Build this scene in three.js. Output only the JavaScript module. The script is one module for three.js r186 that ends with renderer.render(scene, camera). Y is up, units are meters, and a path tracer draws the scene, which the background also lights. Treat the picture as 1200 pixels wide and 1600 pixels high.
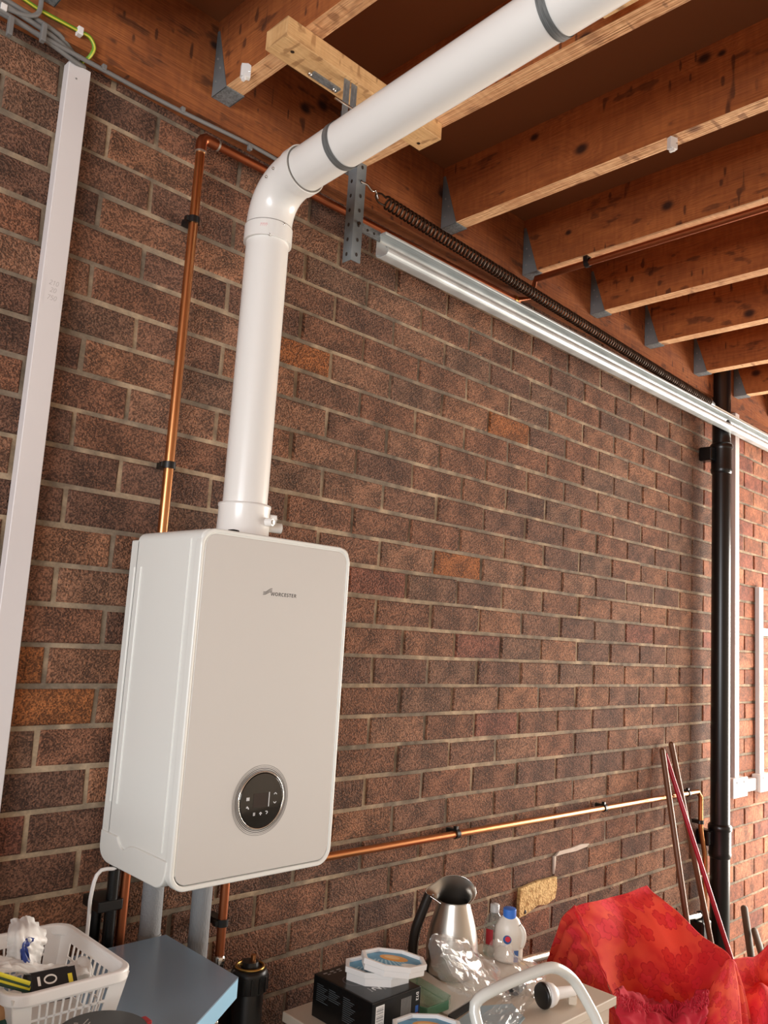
import * as THREE from 'three';
import { RectAreaLightUniformsLib } from 'three/addons/lights/RectAreaLightUniformsLib.js';
import { RoundedBoxGeometry } from 'three/addons/geometries/RoundedBoxGeometry.js';
import { mergeGeometries } from 'three/addons/utils/BufferGeometryUtils.js';

// ------------------------------------------------------------------ camera, sky, lights, exposure
const scene = new THREE.Scene();
const renderer = new THREE.WebGLRenderer({ antialias: true });
renderer.toneMapping = THREE.LinearToneMapping;
renderer.toneMappingExposure = 0.80;
renderer.shadowMap.enabled = true;
const FOCAL = 1297.28, CAM = new THREE.Vector3(-1.668, 1.40, 1.718);
const RIGHT = new THREE.Vector3(0.70883, 0.061776, 0.702669), UPV = new THREE.Vector3(-0.143835, 0.987886, 0.058245), BACK = new THREE.Vector3(-0.690559, -0.142355, 0.709129);
const camera = new THREE.PerspectiveCamera(2 * Math.atan(800 / FOCAL) * 180 / Math.PI, 0.75, 0.05, 60);
camera.position.copy(CAM);
camera.quaternion.setFromRotationMatrix(new THREE.Matrix4().makeBasis(RIGHT, UPV, BACK));
scene.add(camera);
scene.background = new THREE.Color(0.86, 0.93, 1.0);
scene.backgroundIntensity = 3.0;
RectAreaLightUniformsLib.init();
function areaLight(name, x, y, z, w, h, tx, ty, tz, color, intensity) {
  const l = new THREE.RectAreaLight(color, intensity, w, h);
  l.name = name; l.position.set(x, y, z); l.lookAt(tx, ty, tz); scene.add(l);
}
const FL = -0.2, ROOM = { x0: -4.0, x1: 4.5, z1: 4.6, top: 2.86 };   // FL: floor level
areaLight('garage_door_daylight', ROOM.x1 + 0.02, 0.99, 1.45, 2.4, 2.34, 0, 0.99, 1.45, 0xfff6ea, 22);
areaLight('window_daylight', ROOM.x0 - 0.02, 1.58, 2.45, 2.5, 1.3, 0, 1.58, 2.45, 0xf8fbff, 14);

// ------------------------------------------------------------------ helpers
let seed = 20240;
function rnd() { seed = (seed * 1664525 + 1013904223) >>> 0; return seed / 4294967296; }
const rr = (a, b) => a + (b - a) * rnd();
const V = (x, y, z) => new THREE.Vector3(x, y, z);
// a pixel of the 1200 x 1600 photograph as a direction; its distance comes from the plane it lies on
function ray(u, v) { return V(0, 0, 0).addScaledVector(RIGHT, (u - 600) / FOCAL).addScaledVector(UPV, (800 - v) / FOCAL).addScaledVector(BACK, -1); }
const onZ = (u, v, z) => { const d = ray(u, v); return CAM.clone().addScaledVector(d, (z - CAM.z) / d.z); };
const onX = (u, v, x) => { const d = ray(u, v); return CAM.clone().addScaledVector(d, (x - CAM.x) / d.x); };
const onY = (u, v, y) => { const d = ray(u, v); return CAM.clone().addScaledVector(d, (y - CAM.y) / d.y); };
const onD = (u, v, depth) => CAM.clone().addScaledVector(ray(u, v), depth);

const names = {};
function numbered(n) { if (!(n in names)) { names[n] = 0; return n; } names[n]++; return n + '_' + String(names[n]).padStart(3, '0'); }
function mesh(name, geo, mat, parent) {
  const m = new THREE.Mesh(geo, mat); m.name = name; m.castShadow = m.receiveShadow = true; parent.add(m); return m;
}
function thing(name, label, category, group) {
  const g = new THREE.Group(); g.name = numbered(name); g.userData = { label, category }; if (group) g.userData.group = group; scene.add(g); return g;
}
function structure(name, label) { const g = new THREE.Group(); g.name = name; g.userData = { kind: 'structure', label, category: name.split('_')[0] }; scene.add(g); return g; }
const box = (x0, x1, y0, y1, z0, z1, r = 0) => {
  const g = r ? new RoundedBoxGeometry(x1 - x0, y1 - y0, z1 - z0, 2, r) : new THREE.BoxGeometry(x1 - x0, y1 - y0, z1 - z0);
  return g.translate((x0 + x1) / 2, (y0 + y1) / 2, (z0 + z1) / 2);
};
function cyl(a, b, r, r2 = r, seg = 20, open = false) {
  const d = b.clone().sub(a), g = new THREE.CylinderGeometry(r2, r, d.length(), seg, 1, open);
  g.applyQuaternion(new THREE.Quaternion().setFromUnitVectors(V(0, 1, 0), d.clone().normalize()));
  return g.translate((a.x + b.x) / 2, (a.y + b.y) / 2, (a.z + b.z) / 2);
}
function lathe(pts, seg = 28) { return new THREE.LatheGeometry(pts.map(([r, y]) => new THREE.Vector2(r, y)), seg); }
function tube(pts, r, seg = 40, rs = 10, tension = 0.5) { return new THREE.TubeGeometry(new THREE.CatmullRomCurve3(pts, false, 'catmullrom', tension), seg, r, rs, false); }
// a path of straight runs with rounded corners
function bentPath(pts, rad) {
  const p = new THREE.CurvePath();
  let last = pts[0];
  for (let i = 1; i < pts.length; i++) {
    if (i === pts.length - 1) { p.add(new THREE.LineCurve3(last, pts[i])); break; }
    const a = pts[i].clone().add(pts[i - 1].clone().sub(pts[i]).setLength(rad)), b = pts[i].clone().add(pts[i + 1].clone().sub(pts[i]).setLength(rad));
    p.add(new THREE.LineCurve3(last, a)); p.add(new THREE.QuadraticBezierCurve3(a, pts[i], b)); last = b;
  }
  return p;
}
function bent(pts, rad, r, seg = 60, rs = 12) { return new THREE.TubeGeometry(bentPath(pts, rad), seg, r, rs, false); }
function prism(outline, depth, bevel = 0) {
  const s = new THREE.Shape(outline.map(([x, y]) => new THREE.Vector2(x, y)));
  return new THREE.ExtrudeGeometry(s, { depth, bevelEnabled: bevel > 0, bevelSize: bevel, bevelThickness: bevel, bevelSegments: 2, curveSegments: 8 });
}
function roundRect(x0, x1, y0, y1, r) {
  const s = new THREE.Shape();
  s.moveTo(x0 + r, y0); s.lineTo(x1 - r, y0); s.absarc(x1 - r, y0 + r, r, -Math.PI / 2, 0); s.lineTo(x1, y1 - r); s.absarc(x1 - r, y1 - r, r, 0, Math.PI / 2);
  s.lineTo(x0 + r, y1); s.absarc(x0 + r, y1 - r, r, Math.PI / 2, Math.PI); s.lineTo(x0, y0 + r); s.absarc(x0 + r, y0 + r, r, Math.PI, Math.PI * 1.5);
  return s;
}
const extr = (shape, depth, bevel = 0, seg = 10) => new THREE.ExtrudeGeometry(shape, { depth, bevelEnabled: bevel > 0, bevelSize: bevel, bevelThickness: bevel, bevelOffset: -bevel, bevelSegments: 3, curveSegments: seg });
// uv in metres taken from position; grain runs along the given axis
function metreUV(g, axis, su, sv, ou = 0, ov = 0) {
  const p = g.attributes.position, n = g.attributes.normal, uv = new Float32Array(p.count * 2), ax = { x: 0, y: 1, z: 2 }[axis];
  for (let i = 0; i < p.count; i++) {
    const q = [p.getX(i), p.getY(i), p.getZ(i)], m = [Math.abs(n.getX(i)), Math.abs(n.getY(i)), Math.abs(n.getZ(i))];
    let k = m.indexOf(Math.max(...m)), others = [0, 1, 2].filter((t) => t !== k), a, b;
    if (k === ax) { a = others[0]; b = others[1]; } else { a = ax; b = others.find((t) => t !== ax); }
    uv[2 * i] = q[a] / su + ou; uv[2 * i + 1] = q[b] / sv + ov + k * 0.37;
  }
  g.setAttribute('uv', new THREE.BufferAttribute(uv, 2)); return g;
}
// a surface through a net of control points, with thickness and optional bumps along its normal
function net(rows, nu, nv, thick, bump) {
  const nr = rows.length, nc = rows[0].length;
  const cr = (a, b, c, d, t) => 0.5 * (2 * b + (c - a) * t + (2 * a - 5 * b + 4 * c - d) * t * t + (3 * b - a - 3 * c + d) * t * t * t);
  const at = (r, c) => { r = Math.max(0, Math.min(nr - 1, r)); c = Math.max(0, Math.min(nc - 1, c)); return rows[r][c]; };
  const evalP = (u, v) => {
    const fc = u * (nc - 1), fr = v * (nr - 1), c = Math.min(nc - 2, Math.floor(fc)), r = Math.min(nr - 2, Math.floor(fr)), tc = fc - c, tr = fr - r, out = [];
    for (const k of ['x', 'y', 'z']) {
      const col = [-1, 0, 1, 2].map((dr) => cr(at(r + dr, c - 1)[k], at(r + dr, c)[k], at(r + dr, c + 1)[k], at(r + dr, c + 2)[k], tc));
      out.push(cr(...col, tr));
    }
    return V(...out);
  };
  const P = [], N = [];
  for (let j = 0; j <= nv; j++) for (let i = 0; i <= nu; i++) {
    const u = i / nu, v = j / nv, e = 0.004, p = evalP(u, v);
    const du = evalP(Math.min(1, u + e), v).sub(evalP(Math.max(0, u - e), v)), dv = evalP(u, Math.min(1, v + e)).sub(evalP(u, Math.max(0, v - e)));
    const n = du.cross(dv).normalize(); if (n.dot(CAM.clone().sub(p)) < 0) n.negate();
    if (bump) p.addScaledVector(n, bump(u, v));
    P.push(p); N.push(n);
  }
  const pos = [], uv = [], idx = [], W = nu + 1, L = P.length;
  for (const s of [0, 1]) for (let k = 0; k < L; k++) { const p = P[k].clone().addScaledVector(N[k], -s * thick); pos.push(p.x, p.y, p.z); uv.push((k % W) / nu, Math.floor(k / W) / nv); }
  const quad = (a, b, c, d) => idx.push(a, b, c, a, c, d);
  for (let j = 0; j < nv; j++) for (let i = 0; i < nu; i++) { const a = j * W + i, b = a + 1, c = a + W + 1, d = a + W; quad(a, d, c, b); if (thick) quad(L + a, L + b, L + c, L + d); }
  if (thick) {
    for (let i = 0; i < nu; i++) { quad(i, i + 1, L + i + 1, L + i); const o = nv * W; quad(o + i, L + o + i, L + o + i + 1, o + i + 1); }
    for (let j = 0; j < nv; j++) { quad(j * W, L + j * W, L + (j + 1) * W, (j + 1) * W); const o = nu; quad(j * W + o, (j + 1) * W + o, L + (j + 1) * W + o, L + j * W + o); }
  }
  const g = new THREE.BufferGeometry();
  g.setAttribute('position', new THREE.Float32BufferAttribute(thick ? pos : pos.slice(0, L * 3), 3)); g.setAttribute('uv', new THREE.Float32BufferAttribute(thick ? uv : uv.slice(0, L * 2), 2));
  g.setIndex(idx); g.computeVertexNormals(); return g;
}

// ------------------------------------------------------------------ noise and textures
function hash(x, y, s) { let h = (x * 374761393 + y * 668265263 + s * 982451653) | 0; h = Math.imul(h ^ (h >>> 13), 1274126177); return ((h ^ (h >>> 16)) >>> 0) / 4294967296; }
function vnoise(x, y, px, py, s) {   // value noise that repeats every px, py cells
  const xi = Math.floor(x), yi = Math.floor(y), fx = x - xi, fy = y - yi, w = (t) => t * t * (3 - 2 * t), m = (a, n) => ((a % n) + n) % n;
  const a = hash(m(xi, px), m(yi, py), s), b = hash(m(xi + 1, px), m(yi, py), s), c = hash(m(xi, px), m(yi + 1, py), s), d = hash(m(xi + 1, px), m(yi + 1, py), s), u = w(fx), v = w(fy);
  return (a * (1 - u) + b * u) * (1 - v) + (c * (1 - u) + d * u) * v;
}
function fbm(u, v, px, py, oct, s) { let t = 0, a = 0.5, n = 0; for (let o = 0; o < oct; o++) { t += a * vnoise(u * px, v * py, px, py, s + o); n += a; a *= 0.55; px *= 2; py *= 2; } return t / n; }
function tex(w, h, f, srgb = true) {   // f(u, v) -> [r, g, b] in 0..1
  const d = new Uint8Array(w * h * 4);
  for (let j = 0; j < h; j++) for (let i = 0; i < w; i++) {
    const c = f((i + 0.5) / w, (j + 0.5) / h, i, j), k = (j * w + i) * 4;
    for (let q = 0; q < 3; q++) d[k + q] = Math.max(0, Math.min(255, c[q] * 255)); d[k + 3] = 255;
  }
  const t = new THREE.DataTexture(d, w, h); t.wrapS = t.wrapT = THREE.RepeatWrapping; t.magFilter = THREE.LinearFilter; t.minFilter = THREE.LinearFilter;
  if (srgb) t.colorSpace = THREE.SRGBColorSpace; t.needsUpdate = true; return t;
}
const mix = (a, b, t) => a.map((x, i) => x + (b[i] - x) * t);
const sstep = (a, b, x) => { const t = Math.max(0, Math.min(1, (x - a) / (b - a))); return t * t * (3 - 2 * t); };
const std = (o) => new THREE.MeshStandardMaterial({ roughness: 0.6, ...o });
const phys = (o) => new THREE.MeshPhysicalMaterial({ roughness: 0.5, ...o });

const brickGrain = (u, v) => {
  const g = fbm(u, v, 150, 160, 2, 11), coarse = fbm(u, v, 7, 9, 3, 23);
  return [0.8 * g + 0.2 * coarse, coarse];
};
const brickMap = tex(1024, 1024, (u, v, i, j) => {
  const [g, c] = brickGrain(u, v), speck = hash(Math.floor((i + 2 * hash(j >> 2, 3, 7)) / 5), Math.floor(j / 5), 5);
  const k = 0.60 + 0.32 * (sstep(0.25, 0.75, g) - 0.5) + 0.22 * (c - 0.5);
  let col = [k, k * 0.985, k * 0.965];
  if (speck > 0.955) col = mix(col, [1, 0.93, 0.84], 0.25 + 0.45 * hash(Math.floor(i / 5), Math.floor(j / 5), 6));
  if (speck < 0.05) col = mix(col, [0.22, 0.18, 0.16], 0.45);
  return col;
});
const brickBump = tex(1024, 1024, (u, v) => { const g = brickGrain(u, v)[0]; return [g, g, g]; }, false);
const smoothBrickMap = tex(512, 512, (u, v, i, j) => {
  const g = fbm(u, v, 60, 60, 2, 31), c = fbm(u, v, 6, 6, 3, 37); const k = 0.62 + 0.3 * (g - 0.5) + 0.45 * (c - 0.5) + (hash(i, j, 3) > 0.985 ? 0.2 : 0);
  return [k, k * 0.97, k * 0.94];
});
const COURSE = 0.08338, PITCH = 0.234, Y0 = 1.288, JOINT = 0.011;
const WALLX0 = -2.6, WALLX1 = 4.5, WALLY1 = 2.7;
const mortarMap = tex(2048, 1024, (u, v, i, j) => {   // one sandy mortar, mottled in patches
  const n = fbm(u, v, 256, 96, 3, 41), p = fbm(u, v, 60, 22, 4, 43), c = mix([0.53, 0.47, 0.40], [0.70, 0.61, 0.50], sstep(0.35, 0.68, p));
  const k = 0.72 + 0.42 * n + (hash(i, j, 9) - 0.5) * 0.12;
  return c.map((t) => t * k);
});
const mortarBump = tex(1024, 512, (u, v) => { const n = fbm(u, v, 300, 120, 2, 47); return [n, n, n]; }, false);
// sawn timber: u runs 2 m along the grain, v 0.4 m across it
function timber(light, dark, stain, knots, s) {
  const ks = []; for (let k = 0; k < knots; k++) ks.push([hash(k, 1, s), hash(k, 2, s), 0.010 + 0.012 * hash(k, 3, s)]);
  return tex(1024, 512, (u, v, i, j) => {
    let dk = 1, warp = 0;
    for (const [a, b, r] of ks) {
      let du = Math.abs(u - a), dv = Math.abs(v - b); du = Math.min(du, 1 - du) * 2; dv = Math.min(dv, 1 - dv) * 0.4;
      const d = Math.hypot(du * 0.75, dv) / r; if (d < dk) dk = d; warp += Math.exp(-d * d * 0.25) * 0.05;
    }
    const ring = Math.sin((v * 26 + warp * 90 + 5 * vnoise(u * 6, v * 8, 6, 8, s)) * Math.PI * 2) * 0.5 + 0.5;
    const fibre = vnoise(u * 80, v * 256, 80, 256, s + 2), saw = vnoise(u * 260, v * 12, 260, 12, s + 3), cloud = fbm(u, v, 10, 6, 4, s + 4);
    let c = mix(light, dark, 0.18 * ring + 0.22 * fibre + 0.3 * saw + 0.35 * sstep(0.35, 0.7, cloud));
    c = mix(c, stain, 0.45 * sstep(0.66, 0.80, fbm(u, v, 26, 12, 4, s + 6)));
    c = mix(c, stain, 0.6 * sstep(0.80, 0.9, vnoise(u * 150, v * 9, 150, 9, s + 8)) * sstep(0.55, 0.7, vnoise(u * 7, v * 4, 7, 4, s + 9)));
    if (dk < 1) c = mix(stain, c, sstep(0.25, 1.0, dk) * 0.9);
    return c;
  });
}
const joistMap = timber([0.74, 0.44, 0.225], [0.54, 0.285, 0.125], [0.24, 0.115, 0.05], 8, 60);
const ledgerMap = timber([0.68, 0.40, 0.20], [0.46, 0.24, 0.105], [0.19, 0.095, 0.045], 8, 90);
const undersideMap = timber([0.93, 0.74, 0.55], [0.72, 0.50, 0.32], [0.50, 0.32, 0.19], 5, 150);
const battenMap = timber([0.92, 0.75, 0.53], [0.80, 0.61, 0.40], [0.62, 0.44, 0.27], 3, 120);
const woodBump = tex(512, 512, (u, v) => { const n = 0.6 * vnoise(u * 40, v * 180, 40, 180, 131) + 0.4 * vnoise(u * 160, v * 30, 160, 30, 133); return [n, n, n]; }, false);
const galvMap = tex(256, 256, (u, v) => { const n = 0.5 * vnoise(u * 14, v * 14, 14, 14, 201) + 0.5 * fbm(u, v, 20, 20, 3, 203), k = 0.58 + 0.32 * (n - 0.5); return [k * 0.97, k, k * 1.01]; });
const trackMap = tex(256, 256, (u, v) => { const n = fbm(u, v, 16, 16, 3, 221), k = 0.84 + 0.2 * (n - 0.5); return [k * 0.97, k, k * 1.0]; });
const floorMap = tex(512, 512, (u, v) => { const n = fbm(u, v, 10, 10, 5, 301), k = 0.50 + 0.3 * (n - 0.5); return [k, k * 0.97, k * 0.92]; });
const foamBump = tex(256, 256, (u, v) => { const n = fbm(u, v, 60, 60, 2, 401); return [n, n, n]; }, false);
const clothMap = tex(1024, 1024, (u, v, i, j) => {   // printed flowers in two reds on an orange-red ground
  let best = 0, ring = 0;
  for (let k = 0; k < 90; k++) {
    let du = u - hash(k, 1, 501), dv = v - hash(k, 2, 501); du -= Math.round(du); dv -= Math.round(dv);
    const R = 0.035 + 0.035 * hash(k, 3, 501), d = Math.hypot(du, dv); if (d > R * 1.05) continue;
    const a = Math.atan2(dv, du) * 5 + k, petal = R * (0.66 + 0.34 * Math.abs(Math.cos(a / 2)));
    if (d < petal) { best = 1 + (k % 3); ring = Math.max(sstep(0.8, 0.95, d / petal), 1 - sstep(0.14, 0.2, d / petal)); }
  }
  const n = fbm(u, v, 6, 6, 3, 511); let c = mix([0.97, 0.36, 0.26], [0.88, 0.18, 0.20], sstep(0.3, 0.7, n));
  if (best === 1) c = mix(c, [0.82, 0.12, 0.16], 0.5); if (best === 2) c = mix(c, [0.94, 0.22, 0.30], 0.6); if (best === 3) c = mix(c, [0.84, 0.12, 0.14], 0.5);
  if (ring) c = mix(c, [0.68, 0.05, 0.10], 0.32 * ring);
  const w = 0.96 + 0.08 * hash(i, j, 521); return c.map((t) => t * w);
});
function canvasTex(w, h, draw) {
  const c = document.createElement('canvas'); c.width = w; c.height = h; const x = c.getContext('2d'); draw(x, w, h);
  const t = new THREE.CanvasTexture(c); t.colorSpace = THREE.SRGBColorSpace; t.magFilter = THREE.LinearFilter; return t;
}

// ------------------------------------------------------------------ materials
const M = {
  mortar: std({ map: mortarMap, bumpMap: mortarBump, bumpScale: 0.004, roughness: 0.95 }),
  joist: std({ map: joistMap, bumpMap: woodBump, bumpScale: 0.0015, roughness: 0.85 }),
  underside: std({ map: undersideMap, bumpMap: woodBump, bumpScale: 0.003, roughness: 0.85 }),
  ledger: std({ map: ledgerMap, bumpMap: woodBump, bumpScale: 0.0015, roughness: 0.85 }),
  batten: std({ map: battenMap, bumpMap: woodBump, bumpScale: 0.0008, roughness: 0.75 }),
  ceiling: std({ color: 0x8a5530, roughness: 0.8 }),
  galv: std({ map: galvMap, color: 0xf0f0f0, metalness: 0.45, roughness: 0.45 }),
  galvDull: std({ map: galvMap, color: 0xe4eaec, metalness: 0.3, roughness: 0.5 }),
  track: std({ map: trackMap, metalness: 0.4, roughness: 0.38 }),
  spring: std({ color: 0x4a3a2e, metalness: 0.75, roughness: 0.45 }),
  copper: std({ color: 0xd0905f, metalness: 1, roughness: 0.28 }),
  copperOld: std({ color: 0xa5603f, metalness: 0.95, roughness: 0.36 }),
  solder: std({ color: 0xd0cbc0, metalness: 0.9, roughness: 0.35 }),
  brass: std({ color: 0xc9a45c, metalness: 1, roughness: 0.3 }),
  chrome: std({ color: 0xd8d4ce, metalness: 1, roughness: 0.18 }),
  blackPlastic: std({ color: 0x141414, roughness: 0.35 }),
  blackPaint: std({ color: 0x0d0d0e, roughness: 0.28 }),
  whitePlastic: std({ color: 0xf1eeea, roughness: 0.35 }),
  flue: phys({ color: 0xefede8, roughness: 0.3, clearcoat: 0.4, clearcoatRoughness: 0.15 }),
  seal: std({ color: 0x77726c, roughness: 0.6 }),
  trunking: std({ color: 0xe2dcda, roughness: 0.4 }),
  boilerBody: phys({ color: 0xe9eae4, roughness: 0.32, clearcoat: 0.3, clearcoatRoughness: 0.2 }),
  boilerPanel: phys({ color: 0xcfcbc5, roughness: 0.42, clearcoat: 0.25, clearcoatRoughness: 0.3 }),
  grooveDark: std({ color: 0x8f8c88, roughness: 0.6 }),
  glassBlack: phys({ color: 0x060606, roughness: 0.12, clearcoat: 0.6, clearcoatRoughness: 0.05 }),
  lcd: std({ color: 0x2e2421, roughness: 0.25 }),
  whitePrint: std({ color: 0xdedede, roughness: 0.5 }),
  darkPrint: std({ color: 0x3b3634, roughness: 0.5 }),
  insulation: std({ color: 0x8d8e90, roughness: 0.95, bumpMap: foamBump, bumpScale: 0.001 }),
  cableGrey: std({ color: 0x7d7b78, roughness: 0.5 }),
  cableGreen: std({ color: 0x6f9a2c, roughness: 0.4 }),
  cableYellow: std({ color: 0xd3cf4a, roughness: 0.4 }),
  cream: std({ color: 0xd8cbb9, roughness: 0.45 }),
  blueTop: std({ color: 0x8599ac, roughness: 0.22 }),
  blueEdge: std({ color: 0x8fc2e0, roughness: 0.5 }),
  darkWood: std({ color: 0x2a2019, roughness: 0.7 }),
  steel: std({ color: 0xc4bfb8, metalness: 1, roughness: 0.3 }),
  clear: phys({ color: 0xe4eceb, roughness: 0.08, transmission: 0.9, thickness: 0, ior: 1.35 }),
  film: phys({ color: 0xfbfbfa, roughness: 0.12, transmission: 0.87, thickness: 0, ior: 1.4 }),
  milkyFilm: phys({ color: 0xf4f2ee, roughness: 0.45, transmission: 0.35, thickness: 0 }),
  milk: std({ color: 0xf0ece2, roughness: 0.35 }),
  blueCap: std({ color: 0x3b78d8, roughness: 0.35 }),
  cloth: std({ map: clothMap, roughness: 0.9, side: THREE.DoubleSide }),
  shawl: std({ color: 0xc8263a, roughness: 0.95 }),
  tubWhite: std({ color: 0xece9e6, roughness: 0.4 }),
  frameWhite: phys({ color: 0xe2e4de, roughness: 0.25, clearcoat: 0.5, clearcoatRoughness: 0.1 }),
  handleBrown: std({ color: 0x6d4a34, metalness: 0.2, roughness: 0.4 }),
  handleRed: std({ color: 0xb01530, roughness: 0.35 }),
  handleGrey: std({ color: 0x5d5348, roughness: 0.6 }),
  paper: std({ color: 0xdcd6cd, roughness: 0.8 }),
  plaster: std({ color: 0xcfc4b4, roughness: 0.9 }),
  floor: std({ map: floorMap, roughness: 0.85 }),
  drive: std({ color: 0xb9b2a6, roughness: 0.9 }),
};
function hex(r, g, b) { return new THREE.Color().setRGB(r / 255, g / 255, b / 255, THREE.SRGBColorSpace); }

// ------------------------------------------------------------------ room shell
const floor = structure('floor', 'grey concrete garage floor');
mesh('slab', metreUV(box(ROOM.x0 - 0.2, ROOM.x1 + 0.2, FL - 0.12, FL, -0.2, ROOM.z1 + 0.2), 'x', 1.6, 1.6), M.floor, floor);
const ceiling = structure('ceiling', 'brown boarded ceiling above the timber joists');
mesh('board', box(ROOM.x0 - 0.2, ROOM.x1 + 0.2, ROOM.top, ROOM.top + 0.1, -0.2, ROOM.z1 + 0.2), M.ceiling, ceiling);
function wallWithHole(name, label, x0, x1, hz0, hz1, hy0, hy1) {
  const w = structure(name, label);
  const p = [box(x0, x1, FL, ROOM.top, -0.2, hz0), box(x0, x1, FL, ROOM.top, hz1, ROOM.z1 + 0.2), box(x0, x1, hy1, ROOM.top, hz0, hz1)];
  if (hy0 > FL) p.push(box(x0, x1, FL, hy0, hz0, hz1));
  mesh('masonry', mergeGeometries(p), M.plaster, w);
}
wallWithHole('wall_right', 'end wall with the open garage doorway', ROOM.x1, ROOM.x1 + 0.2, 0.25, 2.65, FL, 2.17);
wallWithHole('wall_left', 'end wall with the large window', ROOM.x0 - 0.2, ROOM.x0, 1.2, 3.7, 0.93, 2.23);
const wallFront = structure('wall_front', 'pale wall behind the camera');
mesh('masonry', box(ROOM.x0 - 0.2, ROOM.x1 + 0.2, FL, ROOM.top, ROOM.z1, ROOM.z1 + 0.2), M.plaster, wallFront);
const drive = structure('ground', 'pale paved driveway outside the garage');
mesh('paving', box(ROOM.x1 + 0.2, ROOM.x1 + 9, FL - 0.14, FL - 0.02, -5, 9), M.drive, drive);

// brick wall
const wall = structure('wall_back', 'brown textured brick wall in stretcher bond');
{
  const g = box(WALLX0, WALLX1, FL, WALLY1, -0.15, -0.0045), p = g.attributes.position, uv = g.attributes.uv;
  for (let i = 0; i < p.count; i++) uv.setXY(i, (p.getX(i) - WALLX0) / (WALLX1 - WALLX0), p.getY(i) / WALLY1);
  mesh('mortar', g, M.mortar, wall);
  mesh('masonry', box(ROOM.x0 - 0.2, WALLX0, FL, ROOM.top, -0.15, 0), M.plaster, wall);
  mesh('masonry', box(WALLX0, ROOM.x1, WALLY1, ROOM.top, -0.15, -0.006), M.plaster, wall);
}
const BW = PITCH - JOINT, BH = COURSE - JOINT;
function brickGeo(w, h, k, tint) {
  const ch = 0.0035, j = () => rr(-0.0016, 0.0016), zf = rr(-0.0015, 0.0025);
  const o = [[-w / 2 + j(), -h / 2 + j()], [w / 2 + j(), -h / 2 + j()], [w / 2 + j(), h / 2 + j()], [-w / 2 + j(), h / 2 + j()]];
  const f = [[-1, -1], [1, -1], [1, 1], [-1, 1]].map(([a, b], i) => [o[i][0] - a * ch, o[i][1] - b * ch, zf + rr(-0.0008, 0.0008)]);
  const s = o.map(([a, b]) => [a, b, zf - ch]), bk = o.map(([a, b]) => [a, b, -0.02]);
  const pos = [], uv = [], ou = rnd(), ov = rnd(), col = [];
  const q = (a, b, c, d) => { for (const p of [a, b, c, a, c, d]) { pos.push(...p); uv.push(p[0] / 0.45 + ou, (p[1] + p[2]) / 0.45 + ov); if (tint) col.push(tint.r, tint.g, tint.b); } };
  q(f[0], f[1], f[2], f[3]);
  for (let i = 0; i < 4; i++) { const n = (i + 1) % 4; q(s[i], s[n], f[n], f[i]); q(bk[i], bk[n], s[n], s[i]); }
  const g = new THREE.BufferGeometry(); g.setAttribute('position', new THREE.Float32BufferAttribute(pos, 3)); g.setAttribute('uv', new THREE.Float32BufferAttribute(uv, 2));
  if (tint) g.setAttribute('color', new THREE.Float32BufferAttribute(col, 3)); g.computeVertexNormals(); return g;
}
const PAL = [[128, 91, 74], [134, 93, 74], [121, 86, 71], [140, 98, 77], [130, 90, 71], [143, 103, 83], [125, 92, 76], [135, 92, 72], [147, 103, 80], [116, 83, 69]].map((c) => hex(c[0] * 1.47, c[1] * 1.50, c[2] * 1.48));
const ORANGE = hex(226, 142, 84), RED = hex(198, 130, 106);
const ORG = [[216, 138, 100], [226, 146, 108], [206, 128, 94], [232, 158, 120], [198, 122, 98]].map((c) => hex(...c.map((t) => Math.min(255, t * 1.08))));
const brickMat = (c) => std({ color: c, map: brickMap, bumpMap: brickBump, bumpScale: 0.0045, roughness: 0.92 });
const smoothMat = (c) => std({ color: c, map: smoothBrickMap, bumpMap: brickBump, bumpScale: 0.0015, roughness: 0.9 });
const palM = PAL.map(brickMat), orangeM = brickMat(ORANGE), redM = brickMat(RED), orgM = ORG.map(smoothMat);
const variants = [...Array(10)].map((_, k) => brickGeo(BW, BH, k));
const oddBricks = [[475, 556, 0], [795, 670, 0], [80, 1110, 0], [20, 1040, 0], [600, 905, 1], [740, 1010, 1], [755, 1125, 1], [1010, 1000, 1], [715, 885, 0], [40, 1310, 1]].map(([u, v, k]) => [onZ(u, v, 0), k]);
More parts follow.
